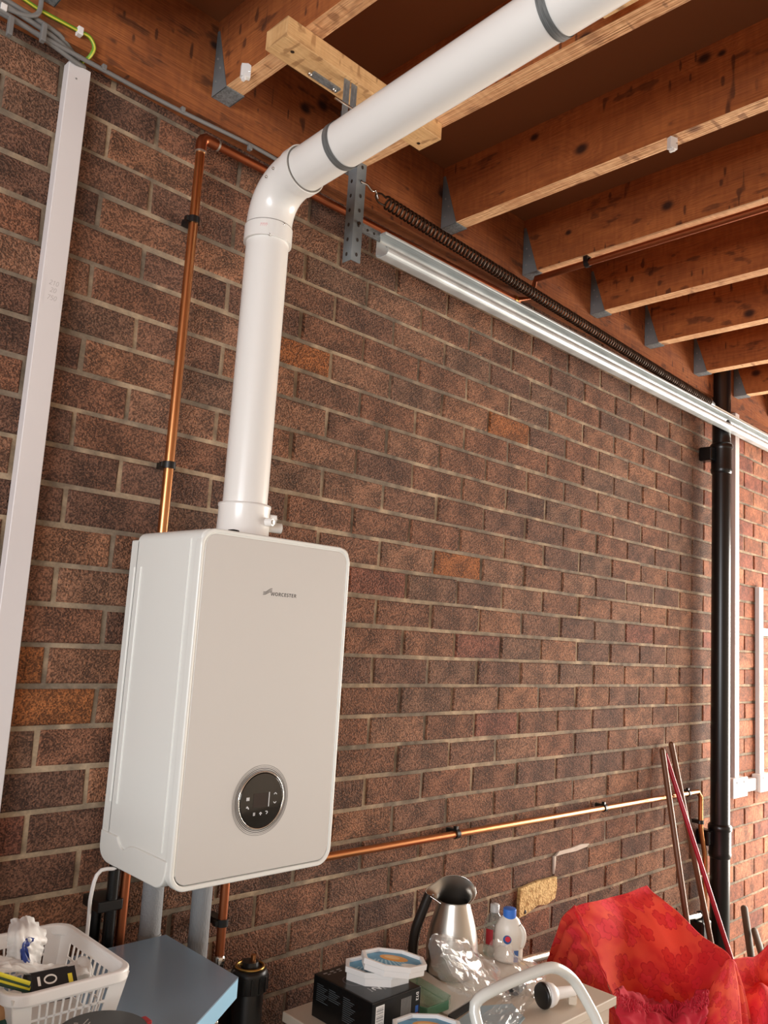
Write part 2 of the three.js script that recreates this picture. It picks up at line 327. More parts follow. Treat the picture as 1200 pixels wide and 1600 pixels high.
{
  const list = [], SPLIT = 2.165, yTop = 2.635;
  const proj = (x, y) => { const d = V(x, y, 0).sub(CAM), z = -d.dot(BACK); return z > 0.1 ? [600 + FOCAL * d.dot(RIGHT) / z, 800 - FOCAL * d.dot(UPV) / z, z] : null; };
  for (let row = -18; row <= 16; row++) {
    const y = Y0 + row * COURSE; if (y - BH / 2 < FL - 0.02 || y + BH / 2 > yTop + 0.04) continue;
    const off = (row % 2 === 0) ? 0 : 0.5;
    for (let i = -11; i < 23; i++) {
      let x0 = (i + off) * PITCH + JOINT / 2, x1 = (i + 1 + off) * PITCH - JOINT / 2; const right = x0 + 0.1 > SPLIT;
      if (x1 > WALLX1) continue;
      const x = (x0 + x1) / 2, p = proj(x, y);
      let size = 0; if (p && p[0] > -70 && p[0] < 1230 && p[1] > -30 && p[1] < 1620) size = 1 / (p[2] * p[2] * p[2]);
      if (x > -0.68 && x < -0.22 && y > 0.83 && y < 1.5) size *= 0.2;   // mostly behind the boiler
      let kind = Math.floor(rnd() * PAL.length), odd = -1;
      for (const [o, k] of oddBricks) if (Math.abs(o.x - x) < PITCH / 2 && Math.abs(o.y - y) < COURSE / 2) odd = k;
      list.push({ x, y, row, right, size, kind, odd });
    }
  }
  list.sort((a, b) => b.size - a.size);
  const rough = [], smooth = [];
  list.forEach((b, k) => {
    const mat = b.right ? orgM[b.kind % ORG.length] : b.odd === 0 ? orangeM : b.odd === 1 ? redM : palM[b.kind];
    if (k < 300) { const m = mesh(k ? 'brick_' + String(k).padStart(3, '0') : 'brick', variants[Math.floor(rnd() * variants.length)], mat, wall); m.position.set(b.x, b.y, 0); if (rnd() < 0.5) m.rotation.z = Math.PI; m.rotation.z += rr(-0.004, 0.004); } else (b.right ? smooth : rough).push(brickGeo(BW, BH, k, mat.color).translate(b.x, b.y, 0));
  });
  const far = mesh('brickwork_beyond', mergeGeometries(rough), std({ vertexColors: true, map: brickMap, bumpMap: brickBump, bumpScale: 0.0045, roughness: 0.92 }), wall); far.userData.kind = 'stuff';
  const far2 = mesh('orange_brickwork', mergeGeometries(smooth), std({ vertexColors: true, map: smoothBrickMap, bumpMap: brickBump, bumpScale: 0.0015, roughness: 0.9 }), wall); far2.userData.kind = 'stuff';
}

for (const pts of [[[868, 1338], [874, 1330], [893, 1325], [908, 1319], [921, 1318], [917, 1323], [900, 1330], [882, 1334], [872, 1337]], [[866, 1338], [869, 1338], [868, 1352], [866, 1366]]]) {   // pale mortar smeared over the joints
  const s = new THREE.Shape(pts.map(([u, v]) => { const p = onZ(u, v, 0.004); return new THREE.Vector2(p.x, p.y); }));
  mesh('mortar_smear', extr(s, 0.006, 0.001, 2).translate(0, 0, -0.002), std({ color: 0xcfc3b4, roughness: 0.95, bumpMap: foamBump, bumpScale: 0.002 }), wall);
}

// ------------------------------------------------------------------ roof timbers
const JB = 2.66, LEDZ = 0.05;
const B = { x0: -0.783, x1: -0.389, y0: 0.897, y1: 1.582, z: 0.300 };   // boiler casing
{
  const t = thing('wall_plate', 'long brown timber beam fixed along the top of the brick wall', 'beam');
  mesh('timber', metreUV(box(ROOM.x0, ROOM.x1, 2.60, ROOM.top, 0.003, LEDZ), 'x', 2, 0.4, 0.13, 0.2), M.ledger, t);
}
const arris = [[[330, 150], [530, 5]], null, [[712, 348], [1200, 150]], [[813, 432], [1200, 305]], [[917, 490], [1200, 420]], [[1003, 538], [1200, 499]], [[1077, 583], [1200, 563]]].map((l) => l && (onY(...l[0], JB).x + onY(...l[1], JB).x) / 2);
arris[1] = -0.31;
while (arris.length < 11) arris.push(arris[arris.length - 1] + 0.44);
arris.unshift(arris[0] - 0.44);
const jw = 0.048;
const joistWords = ['beyond the grey cable bundle', 'carrying the white cable clip beside the pale batten end', 'behind the white flue, where the slotted steel angle hangs', 'with a lone white cable clip halfway along', 'with the copper pipe clipped to its underside', 'first one past the copper-piped joist', 'second one past the copper-piped joist', 'third one past the copper-piped joist', 'fourth one past the copper-piped joist', 'directly behind the black soil pipe', 'first one past the soil pipe', 'second one past the soil pipe'];
arris.forEach((x, k) => {
  const j = thing('ceiling_joist', 'brown sawn timber joist ' + joistWords[k], 'joist', 'ceiling joists');
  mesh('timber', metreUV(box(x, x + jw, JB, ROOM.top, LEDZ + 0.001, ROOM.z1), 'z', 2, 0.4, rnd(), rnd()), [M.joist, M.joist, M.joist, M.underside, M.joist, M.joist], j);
  const h = mesh('joist_hanger', mergeGeometries([-1, 1].map((s) => {
    const g = prism([[0, -0.004], [0.062, -0.004], [0.008, 0.17], [0, 0.17]], 0.002); g.rotateY(-Math.PI / 2); g.translate(s < 0 ? x - 0.0005 : x + jw + 0.0025, JB, LEDZ + 0.003); return g;
  }).concat([box(x - 0.002, x + jw + 0.002, JB - 0.004, JB - 0.001, LEDZ + 0.003, LEDZ + 0.065).toNonIndexed()])), M.galvDull, j);
  for (const [y, z] of [[0.03, 0.018], [0.06, 0.032], [0.09, 0.018]]) mesh('nail', cyl(V(x - 0.0045, JB + y, LEDZ + z), V(x - 0.001, JB + y, LEDZ + z), 0.003, 0.003, 8), M.grooveDark, h);
});
// new pale batten under the first two joists in view
{
  const a = onY(416, 77, 2.615), b = onY(653, 237, 2.615), x0 = a.x, x1 = b.x, z0 = (a.z + b.z) / 2, y0 = 2.615, y1 = JB - 0.001;
  const t = thing('timber_batten', 'pale new pine batten screwed under two joists above the flue', 'batten');
  mesh('timber', metreUV(box(x0, x1, y0, y1, z0, z0 + 0.075, 0.002), 'x', 1.2, 0.3, 0.1, 0.4), M.batten, t);
  for (const [u, v] of [[457, 81], [654, 224]]) { const p = onY(u, v, y0); mesh('screw', cyl(V(p.x, y0 - 0.0006, p.z), V(p.x, y0 + 0.004, p.z), 0.0045, 0.0045, 10), M.spring, t); }
}
// ------------------------------------------------------------------ flue
const FX = -0.582, FZ = 0.145, FR = 0.051;
const slope = Math.tan(3.6 * Math.PI / 180), FD = V(0, Math.sin(0.063), Math.cos(0.063));
{
  const t = thing('boiler_flue', 'white round flue pipe rising from the boiler and bending along the joists', 'flue');
  const eY = 2.44, ctr = V(FX, eY, FZ);                 // where the two axes cross
  const low = 2.335, hStart = 0.105, far = ctr.clone().addScaledVector(FD, 3.6);
  mesh('vertical_pipe', cyl(V(FX, 1.60, FZ), V(FX, low, FZ), FR, FR, 48), M.flue, t);
  const hs = ctr.clone().addScaledVector(FD, hStart);
  mesh('horizontal_pipe', cyl(hs, far, FR, FR, 48), M.flue, t);
  const elbow = mesh('elbow', new THREE.TubeGeometry(new THREE.QuadraticBezierCurve3(V(FX, low, FZ), ctr, hs), 30, FR + 0.0035, 48, false), M.flue, t);
  mesh('collar', cyl(V(FX, low - 0.035, FZ), V(FX, low + 0.004, FZ), FR + 0.0065, FR + 0.0065, 48), M.flue, elbow);
  mesh('collar', cyl(hs.clone().addScaledVector(FD, -0.004), hs.clone().addScaledVector(FD, 0.022), FR + 0.0065, FR + 0.0065, 48), M.flue, elbow);
  mesh('rubber_seal', cyl(hs.clone().addScaledVector(FD, 0.0215), hs.clone().addScaledVector(FD, 0.0235), FR + 0.0035, FR + 0.0035, 48), M.seal, elbow);
  mesh('rubber_seal', cyl(V(FX, low + 0.004, FZ), V(FX, low + 0.006, FZ), FR + 0.0058, FR + 0.0058, 48), M.seal, elbow);
  const screwAt = (u, v, r) => { // on the elbow or pipe surface, towards the camera
    const d = ray(u, v).normalize(); let s = 0.8; const q = V(0, 0, 0);
    for (let i = 0; i < 400; i++) { q.copy(CAM).addScaledVector(d, s); const dv = Math.hypot(q.x - FX, q.z - FZ); const w = q.clone().sub(ctr), al = w.dot(FD), dh = w.addScaledVector(FD, -al).length(); if ((dv < FR + r && q.y < eY) || (dh < FR + r && al > 0) || q.distanceTo(ctr) < FR + 0.03) break; s += 0.004; }
    return q.clone();
  };
  for (const [u, v] of [[427, 263], [416, 276], [443, 350], [421, 366]]) { const q = screwAt(u, v, 0.006); mesh('screw', new THREE.SphereGeometry(0.0036, 8, 6).translate(q.x, q.y, q.z), M.chrome, t); }
  // bottom socket on the boiler
  const sock = mesh('base_socket', lathe([[0.0, 0], [0.066, 0], [0.068, 0.004], [0.068, 0.012], [0.060, 0.014], [0.059, 0.05], [0.059, 0.075], [0.0605, 0.078], [0.0605, 0.084], [0.053, 0.085], [0.0, 0.085]], 48).translate(FX, 1.583, FZ), M.flue, t);
  for (const [a, y] of [[0.35, 1.628], [0.85, 1.640]]) { const n = V(Math.sin(a + 0.1), 0, Math.cos(a + 0.1)), p = V(FX, y, FZ).addScaledVector(n, 0.055); mesh('test_point_cap', cyl(p, p.clone().addScaledVector(n, 0.02), 0.010, 0.009, 20), M.flue, sock); mesh('cap_centre', cyl(p.clone().addScaledVector(n, 0.02), p.clone().addScaledVector(n, 0.023), 0.005, 0.005, 12), M.chrome, sock); }
  mesh('sampling_spout', cyl(V(FX + 0.05, 1.622, FZ + 0.02), V(FX + 0.085, 1.622, FZ + 0.03), 0.011, 0.012, 18), M.flue, sock);
  // printed red mark on the pipe just below the elbow
  const mark = canvasTex(128, 48, (x, w, h) => { x.fillStyle = '#efede8'; x.fillRect(0, 0, w, h); x.strokeStyle = '#d8505a'; x.lineWidth = 3; for (let k = 0; k < 4; k++) { x.beginPath(); x.moveTo(8 + k * 28, 40); x.lineTo(18 + k * 28, 10); x.lineTo(30 + k * 28, 26); x.stroke(); } });
  const mg = new THREE.CylinderGeometry(FR + 0.0072, FR + 0.0072, 0.014, 8, 1, true, -0.98, 0.34).translate(FX, low - 0.012, FZ);
  mesh('printed_mark', mg, std({ map: mark, roughness: 0.4 }), t);
}
function strapBand(name, label, zc, parentLabel) {
  const t = thing(name, label, 'pipe clip', 'flue straps'), s = (zc - FZ) / FD.z, c = V(FX, 2.44, FZ).addScaledVector(FD, s);
  mesh('band', cyl(c.clone().addScaledVector(FD, -0.009), c.clone().addScaledVector(FD, 0.009), FR + 0.0018, FR + 0.0018, 48, true), std({ map: galvMap, color: 0xd8d8d6, metalness: 0.35, roughness: 0.4, side: THREE.DoubleSide }), t);
  return [t, c];
}
{
  const [t, c] = strapBand('flue_strap', 'grey metal strap round the flue below the pale batten', onX(535, 225, FX).z);
  // perforated tail up to the batten
  mesh('hanger_strip', box(FX - 0.008, FX + 0.008, c.y + FR, 2.615, c.z - 0.0012, c.z + 0.0012), M.galv, t);
  mesh('hanger_strip', box(FX + 0.014, FX + 0.03, c.y + FR - 0.004, 2.615, c.z - 0.0012, c.z + 0.0012), M.galv, t);
  const p0 = onY(490, 112, 2.6145), p1 = onY(545, 155, 2.6145);
  mesh('fixing_strip', box(Math.min(p0.x, p1.x), FX + 0.01, 2.6105, 2.6148, (p0.z + p1.z) / 2 - 0.009, (p0.z + p1.z) / 2 + 0.009), M.galv, t);
  for (const q of [onY(491, 110, 2.61), onY(526, 137, 2.61)]) mesh('screw', new THREE.SphereGeometry(0.0055, 10, 8).translate(q.x, 2.609, (p0.z + p1.z) / 2), M.chrome, t);
  mesh('bolt', cyl(V(FX - 0.03, 2.555, c.z), V(FX + 0.04, 2.555, c.z), 0.003, 0.003, 8), M.chrome, t);
  strapBand('flue_strap', 'grey metal strap round the flue beside the end of a second pale batten', onX(869, 10, FX).z);
  const b2 = thing('timber_batten', 'short end of a second pale batten at the top above the flue', 'batten');
  const q = onY(935, 15, 2.615);
  mesh('timber', metreUV(box(-0.72, q.x + 0.03, 2.615, JB - 0.001, q.z - 0.005, q.z + 0.07, 0.002), 'x', 1.2, 0.3, 0.5, 0.1), M.batten, b2);
}
// white cable clips left on the joists
for (const [u, v, words] of [[383, 113, 'white plastic cable clip nailed under the joist beside the batten'], [1048, 225, 'white plastic cable clip left on the joist past the flue']]) {
  const p = onY(u, v, JB - 0.012), t = thing('cable_clip', words, 'clip', 'spare white cable clips');
  mesh('saddle', extr(new THREE.Shape([[-0.011, 0], [0.011, 0], [0.011, 0.03], [0.004, 0.034], [-0.011, 0.03]].map(([a, b]) => new THREE.Vector2(a, b))), 0.012, 0.001).rotateY(-0.4).translate(p.x, JB - 0.030, p.z), M.whitePlastic, t);
  mesh('hook', box(p.x - 0.009, p.x - 0.002, JB - 0.038, JB - 0.027, p.z, p.z + 0.012, 0.001), M.whitePlastic, t);
  mesh('nail', cyl(V(p.x - 0.002, JB - 0.015, p.z + 0.01), V(p.x + 0.004, JB - 0.015, p.z + 0.016), 0.002, 0.002, 8), M.chrome, t);
}

// ------------------------------------------------------------------ cables and left trunking
const TX = -1.029;
{
  const t = thing('cable_trunking', 'white square plastic trunking running down the bare brick beside the boiler', 'trunking');
  const w = 0.047, d = 0.030;
  mesh('channel', box(TX - w / 2, TX + w / 2, FL, 2.575, 0.003, d - 0.003), M.trunking, t);
  mesh('lid', box(TX - w / 2 - 0.001, TX + w / 2 + 0.001, FL, 2.573, d - 0.006, d + 0.002, 0.002), M.trunking, t);
  const pencil = canvasTex(128, 192, (x, W, H) => { x.fillStyle = '#e2dcda'; x.fillRect(0, 0, W, H); x.fillStyle = '#bcb4b2'; x.font = 'italic 44px sans-serif'; x.fillText('210', 22, 56); x.fillText('20', 34, 104); x.fillText('750', 18, 156); });
  const p = onZ(80, 455, d), pg = new THREE.PlaneGeometry(0.036, 0.062).translate(TX + 0.002, p.y, d + 0.0026);
  mesh('pencil_note', pg, std({ map: pencil, roughness: 0.5 }), t);
  mesh('screw', new THREE.SphereGeometry(0.0022, 8, 6).translate(TX - 0.006, 2.54, d + 0.002), M.grooveDark, t);
}
const CY = 2.585;
{
  // three grey cables drop into the trunking, a fourth runs on along the wall plate
  [[0, 2.60, 0.058], [1, 2.588, 0.060], [2, 2.574, 0.058]].forEach(([k, y, z]) => {
    const t = thing('grey_cable', 'grey sheathed cable bundled along the wall plate into the trunking top', 'cable', 'grey cables entering the trunking');
    mesh('sheath', tube([V(-1.9, y + 0.03, z), V(-1.4, y + 0.018, z), V(-1.12 - 0.02 * k, y + 0.006, z - 0.005), V(TX - 0.03 + 0.012 * k, y - 0.002, 0.036), V(TX - 0.012 + 0.011 * k, 2.588, 0.018), V(TX - 0.012 + 0.011 * k, 2.56, 0.014)], 0.0055, 40, 8), M.cableGrey, t);
  });
  const t = thing('grey_cable', 'single grey cable clipped along the underside of the wall plate', 'cable');
  const pts = [[-1.9, 2.60], [-1.3, 2.582], [-0.98, 2.578], [-0.80, 2.580], [-0.6, 2.590], [-0.45, 2.588], [-0.36, 2.589]];
  mesh('sheath', tube(pts.map(([x, y]) => V(x, y, 0.052)), 0.005, 90, 8), M.cableGrey, t);
  for (const [u, v] of [[163, 105], [286, 171], [391, 230]]) { const p = onZ(u, v, 0.055); mesh('clip', box(p.x - 0.005, p.x + 0.005, p.y - 0.008, p.y + 0.006, 0.047, 0.059, 0.002), M.cableGrey, t); }
  const l = thing('grey_cable', 'grey cable curling over the wall plate with a white clip', 'cable');
  mesh('sheath', tube([onZ(-30, 5, 0.055), onZ(10, 14, 0.057), onZ(40, 24, 0.06), onZ(60, 20, 0.062), onZ(66, -10, 0.062)], 0.005, 40, 8), M.cableGrey, l);
  const c0 = onZ(5, 13, 0.058); mesh('clip', box(c0.x - 0.006, c0.x + 0.006, c0.y - 0.006, c0.y + 0.008, 0.05, 0.064, 0.001), M.whitePlastic, l);
  const e = thing('earth_cable', 'green and yellow earth wire looping from the beam into the trunking', 'cable');
  const path = new THREE.CatmullRomCurve3([onZ(20, -14, 0.056), onZ(60, 14, 0.056), onZ(100, 36, 0.056), onZ(124, 49, 0.057), onZ(140, 58, 0.06), onZ(147, 74, 0.06), onZ(139, 90, 0.05), onZ(128, 98, 0.024), V(TX + 0.012, 2.56, 0.018)]);
  mesh('sheath', new THREE.TubeGeometry(path, 60, 0.0042, 10, false), M.cableGreen, e);
  const stripe = path.getPoints(60).map((p) => p.clone().add(V(0.0004, -0.0028, 0.0028)));
  mesh('yellow_stripe', tube(stripe, 0.0020, 60, 6), M.cableYellow, e);
  const c = onZ(125, 49, 0.06); mesh('clip', box(c.x - 0.006, c.x + 0.006, c.y - 0.009, c.y + 0.009, 0.05, 0.066, 0.002), M.whitePlastic, e);
  for (const [u, v] of [[18, 39], [70, 49]]) { const p = onZ(u, v, 0.066); mesh('clip', box(p.x - 0.005, p.x + 0.005, p.y - 0.02, p.y + 0.02, 0.052, 0.066, 0.002), M.cableGrey, t); }
}
// ------------------------------------------------------------------ copper pipes
const ring = (a, b, r) => cyl(a, b, r, r, 24);
function pipeClip(t, p, axis, r = 0.0115) { // black plastic snap-on clip against the wall
  const d = axis === 'y' ? V(0, 0.008, 0) : V(0.008, 0, 0);
  const c = mesh('clip', ring(p.clone().sub(d), p.clone().add(d), r + 0.0035), M.blackPlastic, t);
  const b = axis === 'y' ? box(p.x - 0.012, p.x + 0.012, p.y - 0.007, p.y + 0.007, 0.005, p.z - r * 0.6) : box(p.x - 0.007, p.x + 0.007, p.y - 0.013, p.y + 0.013, 0.005, p.z - r * 0.6);
  mesh('clip_foot', b, M.blackPlastic, c);
  const k = axis === 'y' ? V(-0.016, 0, 0) : V(0, 0.016, 0);
  mesh('clip_lug', box(p.x + k.x - 0.005, p.x + k.x + 0.005, p.y + k.y - 0.006, p.y + k.y + 0.006, p.z - 0.008, p.z + 0.004, 0.001), M.blackPlastic, c);
}
{
  const t = thing('copper_pipe', 'copper pipe rising from the boiler, turning along the wall top and under a joist', 'pipe');
  const x = -0.725, z = 0.04, r = 0.0112, yTop = 2.552, x4 = arris[4] + 0.02;
  mesh('riser', cyl(V(x, B.y1 - 0.015, z), V(x, yTop - 0.02, z), r, r, 24), M.copper, t);
  mesh('elbow', bent([V(x, yTop - 0.04, z), V(x, yTop, z), V(x + 0.045, yTop, z)], 0.018, r + 0.0022, 24), M.copperOld, t);
  mesh('solder_ring', ring(V(x, yTop - 0.042, z), V(x, yTop - 0.037, z), r + 0.0026), M.solder, t);
  mesh('solder_ring', ring(V(x + 0.042, yTop, z), V(x + 0.047, yTop, z), r + 0.0026), M.solder, t);
  const bx = onZ(778, 455, z).x;
  mesh('wall_run', cyl(V(x + 0.04, yTop, z), V(x4 - 0.02, yTop + 0.012, z), r, r, 24), M.copperOld, t);
  mesh('joist_run', bent([V(x4 - 0.04, yTop + 0.012, z), V(x4, yTop + 0.012, z), V(x4, yTop + 0.012, 0.078), V(x4, JB - 0.02, 0.078), V(x4, JB - 0.02, 4.4)], 0.016, r, 60), M.copperOld, t);
  mesh('solder_ring', ring(V(x4 - 0.05, yTop + 0.012, z), V(x4 - 0.035, yTop + 0.012, z), r + 0.003), M.brass, t);
  pipeClip(t, V(x, onZ(303, 345, z).y, z), 'y'); pipeClip(t, V(x, onZ(258, 726, z).y, z), 'y');
  const p = onY(914, 408, JB - 0.02);
  const c = mesh('clip', cyl(V(x4, JB - 0.02, p.z - 0.008), V(x4, JB - 0.02, p.z + 0.008), r + 0.004, r + 0.004, 20), M.blackPlastic, t);
  mesh('clip_foot', box(x4 - 0.016, x4 + 0.012, JB - 0.02, JB - 0.001, p.z - 0.008, p.z + 0.008), M.blackPlastic, c);
}
const HPY = 0.808;
{
  const t = thing('copper_pipe', 'bright copper pipe running along the wall from the boiler to the soil pipe', 'pipe');
  const z = 0.04, a = onZ(512, 1338, z), b = onZ(1095, 1236, z), r = 0.0105, n = onZ(1112, 1290, z), q = onZ(1111, 1420, z);
  mesh('run', bent([V(a.x - 0.1, a.y, z), V(b.x, b.y, z), V(b.x, b.y - 0.16, z), V(b.x + 0.045, b.y - 0.27, z), V(b.x + 0.045, FL, z)], 0.03, r, 80), M.copper, t);
  for (const [u, v] of [[713, 1300], [944, 1260], [1075, 1238]]) { const p = onZ(u, v, z); pipeClip(t, V(p.x, a.y + (b.y - a.y) * (p.x - a.x) / (b.x - a.x), z), 'x', r); }
  pipeClip(t, V(b.x, b.y - 0.13, z), 'y', r);
}

// ------------------------------------------------------------------ boiler
{
  const t = thing('gas_boiler', 'white wall-hung gas boiler with round black control panel', 'boiler');
  const R = 0.032;
  // casing: side profile extruded along x would lose the rounded front; extrude the rounded front rectangle from the wall outwards
  const body = mesh('casing', extr(roundRect(B.x0, B.x1, B.y0 + 0.02, B.y1, 0.02), B.z - 0.050, 0.004, 8).translate(0, 0, 0.046), M.boilerBody, t);
  mesh('rear_casing', extr(roundRect(B.x0, B.x1, B.y0 + 0.02, B.y1 - 0.016, 0.004), 0.030, 0.001, 8).translate(0, 0, 0.018), M.boilerBody, t);
  mesh('mounting_plate', box(B.x0 + 0.02, B.x1 - 0.02, B.y0 + 0.12, B.y1 - 0.05, 0.001, 0.018), M.galvDull, t);
  const tray = (() => { // bottom tray with curved lower edge, seen from the side
    const s = new THREE.Shape(); s.moveTo(0.02, 0.055); s.lineTo(0.02, 0.03); s.quadraticCurveTo(0.02, 0.0, 0.06, -0.004); s.lineTo(B.z - 0.05, -0.004); s.quadraticCurveTo(B.z - 0.012, -0.004, B.z - 0.012, 0.05); s.lineTo(0.17, 0.05); s.quadraticCurveTo(0.14, 0.05, 0.125, 0.038); s.quadraticCurveTo(0.11, 0.03, 0.09, 0.055); s.closePath();
    return extr(s, B.x1 - B.x0 + 0.002, 0.003, 10);
  })().rotateY(-Math.PI / 2).translate(B.x1 + 0.001, B.y0, 0);
  mesh('bottom_tray', tray, M.boilerBody, t);
  // front frame with rounded corners, panel set into it
  const frame = roundRect(B.x0 - 0.002, B.x1 + 0.002, B.y0 - 0.006, B.y1 + 0.002, R + 0.004); frame.holes.push(roundRect(B.x0 + 0.007, B.x1 - 0.007, B.y0 + 0.004, B.y1 - 0.007, R - 0.004));
  mesh('front_frame', new THREE.ExtrudeGeometry(frame, { depth: 0.014, bevelEnabled: true, bevelSize: 0.003, bevelThickness: 0.004, bevelOffset: -0.003, bevelSegments: 4, curveSegments: 12 }).translate(0, 0, B.z - 0.016), M.boilerBody, t);
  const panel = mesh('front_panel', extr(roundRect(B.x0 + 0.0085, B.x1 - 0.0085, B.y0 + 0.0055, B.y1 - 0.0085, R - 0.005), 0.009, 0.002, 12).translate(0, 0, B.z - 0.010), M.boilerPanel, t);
  mesh('panel_gap', extr(roundRect(B.x0 + 0.005, B.x1 - 0.005, B.y0 + 0.002, B.y1 - 0.005, R - 0.003), 0.004, 0, 10).translate(0, 0, B.z - 0.015), M.grooveDark, t);
  // pressed ribs on the side panel
  for (const z of [0.040, 0.068]) for (const x of [B.x0 - 0.0005, B.x1 + 0.0005]) mesh('side_rib', box(x - 0.0022, x + 0.0022, B.y0 + 0.115, B.y1 - 0.075, z - 0.0035, z + 0.0035, 0.0018), M.boilerBody, body);
  mesh('side_rib', box(B.x0 - 0.0022, B.x0 + 0.001, B.y0 + 0.06, B.y1 - 0.02, B.z - 0.040, B.z - 0.037, 0.0008), M.boilerBody, body);
  // top details
  mesh('top_plate', box(B.x1 - 0.12, B.x1 - 0.03, B.y1, B.y1 + 0.005, 0.05, 0.22, 0.002), M.galvDull, t);
  mesh('top_flange', box(FX - 0.085, FX + 0.085, B.y1 - 0.001, B.y1 + 0.004, FZ - 0.085, FZ + 0.09, 0.002), M.boilerBody, t);
  mesh('rubber_plug', lathe([[0, 0], [0.012, 0], [0.014, 0.004], [0.012, 0.011], [0, 0.013]], 16).translate(FX - 0.075, B.y1 + 0.003, FZ + 0.075), M.blackPlastic, t);
  // logo
  const logo = canvasTex(512, 128, (x, W, H) => {
    x.fillStyle = '#cfcbc5'; x.fillRect(0, 0, W, H); x.strokeStyle = '#2c2826'; x.lineCap = 'round'; x.lineWidth = 7;
    for (const o of [0, 17, 34]) { x.beginPath(); x.moveTo(14 - o * 0.1, 62 + o * 0.9); x.bezierCurveTo(60, 74 + o * 0.6, 84, 20 + o, 132, 18 + o); x.stroke(); }
    x.fillStyle = '#2c2826'; x.font = 'bold 58px sans-serif'; x.save(); x.translate(116, 98); x.scale(380 / x.measureText('WORCESTER').width, 1); x.fillText('WORCESTER', 0, 0); x.restore();
  });
  const l0 = onZ(411, 925, B.z), l1 = onZ(463, 933, B.z), lw = l1.x - l0.x + 0.004;
  mesh('logo', new THREE.PlaneGeometry(lw, lw / 4).translate((l0.x + l1.x) / 2, 1.4665, B.z + 0.0012), std({ map: logo, roughness: 0.45 }), panel);
  // round control panel
  const c = V(-0.5885, 1.044, B.z), dial = mesh('control_panel', lathe([[0, 0.004], [0.0525, 0.004], [0.0545, 0.002], [0.0545, -0.004], [0, -0.004]], 64).rotateX(Math.PI / 2).translate(c.x, c.y, c.z + 0.001), M.glassBlack, t);
  mesh('chrome_ring', new THREE.TorusGeometry(0.0562, 0.0018, 10, 72).translate(c.x, c.y, c.z + 0.0025), M.chrome, dial);
  for (const r of [0.0598, 0.0630, 0.0662, 0.0694]) mesh('ring_groove', new THREE.TorusGeometry(r, r < 0.065 ? 0.0006 : 0.0004, 6, 72).translate(c.x, c.y, c.z + 0.0014), r < 0.065 ? M.darkPrint : M.grooveDark, panel);
  mesh('display', box(c.x - 0.0215, c.x + 0.0165, c.y - 0.0135, c.y + 0.0145, c.z + 0.0048, c.z + 0.0054), M.lcd, dial);
  mesh('display_edge', box(c.x + 0.0170, c.x + 0.0186, c.y - 0.0135, c.y + 0.0150, c.z + 0.0048, c.z + 0.0058), M.whitePrint, dial);
  const pr = (pts, w) => mergeGeometries(pts.map(([a, b, e, f]) => cyl(V(c.x + a, c.y + b, c.z + 0.0052), V(c.x + e, c.y + f, c.z + 0.0052), w, w, 6)));
  mesh('up_button', pr([[0.030, 0.0095, 0.0335, 0.0125], [0.0335, 0.0125, 0.037, 0.0095]], 0.0008), M.whitePrint, dial);
  mesh('down_button', pr([[0.030, -0.0055, 0.0335, -0.0085], [0.0335, -0.0085, 0.037, -0.0055]], 0.0008), M.whitePrint, dial);
  mesh('heating_button', mergeGeometries([-1, 0, 1].map((k) => box(c.x - 0.036 + k * 0.0026, c.x - 0.0342 + k * 0.0026, c.y + 0.002, c.y + 0.0085, c.z + 0.0048, c.z + 0.0054))), M.whitePrint, dial);
  mesh('tap_button', pr([[-0.038, -0.0115, -0.033, -0.0115], [-0.0355, -0.0085, -0.0355, -0.0115], [-0.033, -0.0115, -0.032, -0.0145]], 0.0010), M.whitePrint, dial);
  mesh('menu_button', mergeGeometries([-1, 0, 1].map((k) => box(c.x - 0.0195, c.x - 0.0145, c.y - 0.0262 + k * 0.0022, c.y - 0.0250 + k * 0.0022, c.z + 0.0048, c.z + 0.0054))), M.whitePrint, dial);
  mesh('select_button', pr([[-0.004, -0.026, -0.001, -0.0235], [-0.001, -0.0235, 0.002, -0.026], [-0.001, -0.026, -0.001, -0.029]], 0.0009), M.whitePrint, dial);
  mesh('back_button', pr([[0.011, -0.0225, 0.015, -0.0225], [0.015, -0.0225, 0.0165, -0.025], [0.0165, -0.025, 0.0135, -0.028]], 0.0008), M.whitePrint, dial);
}
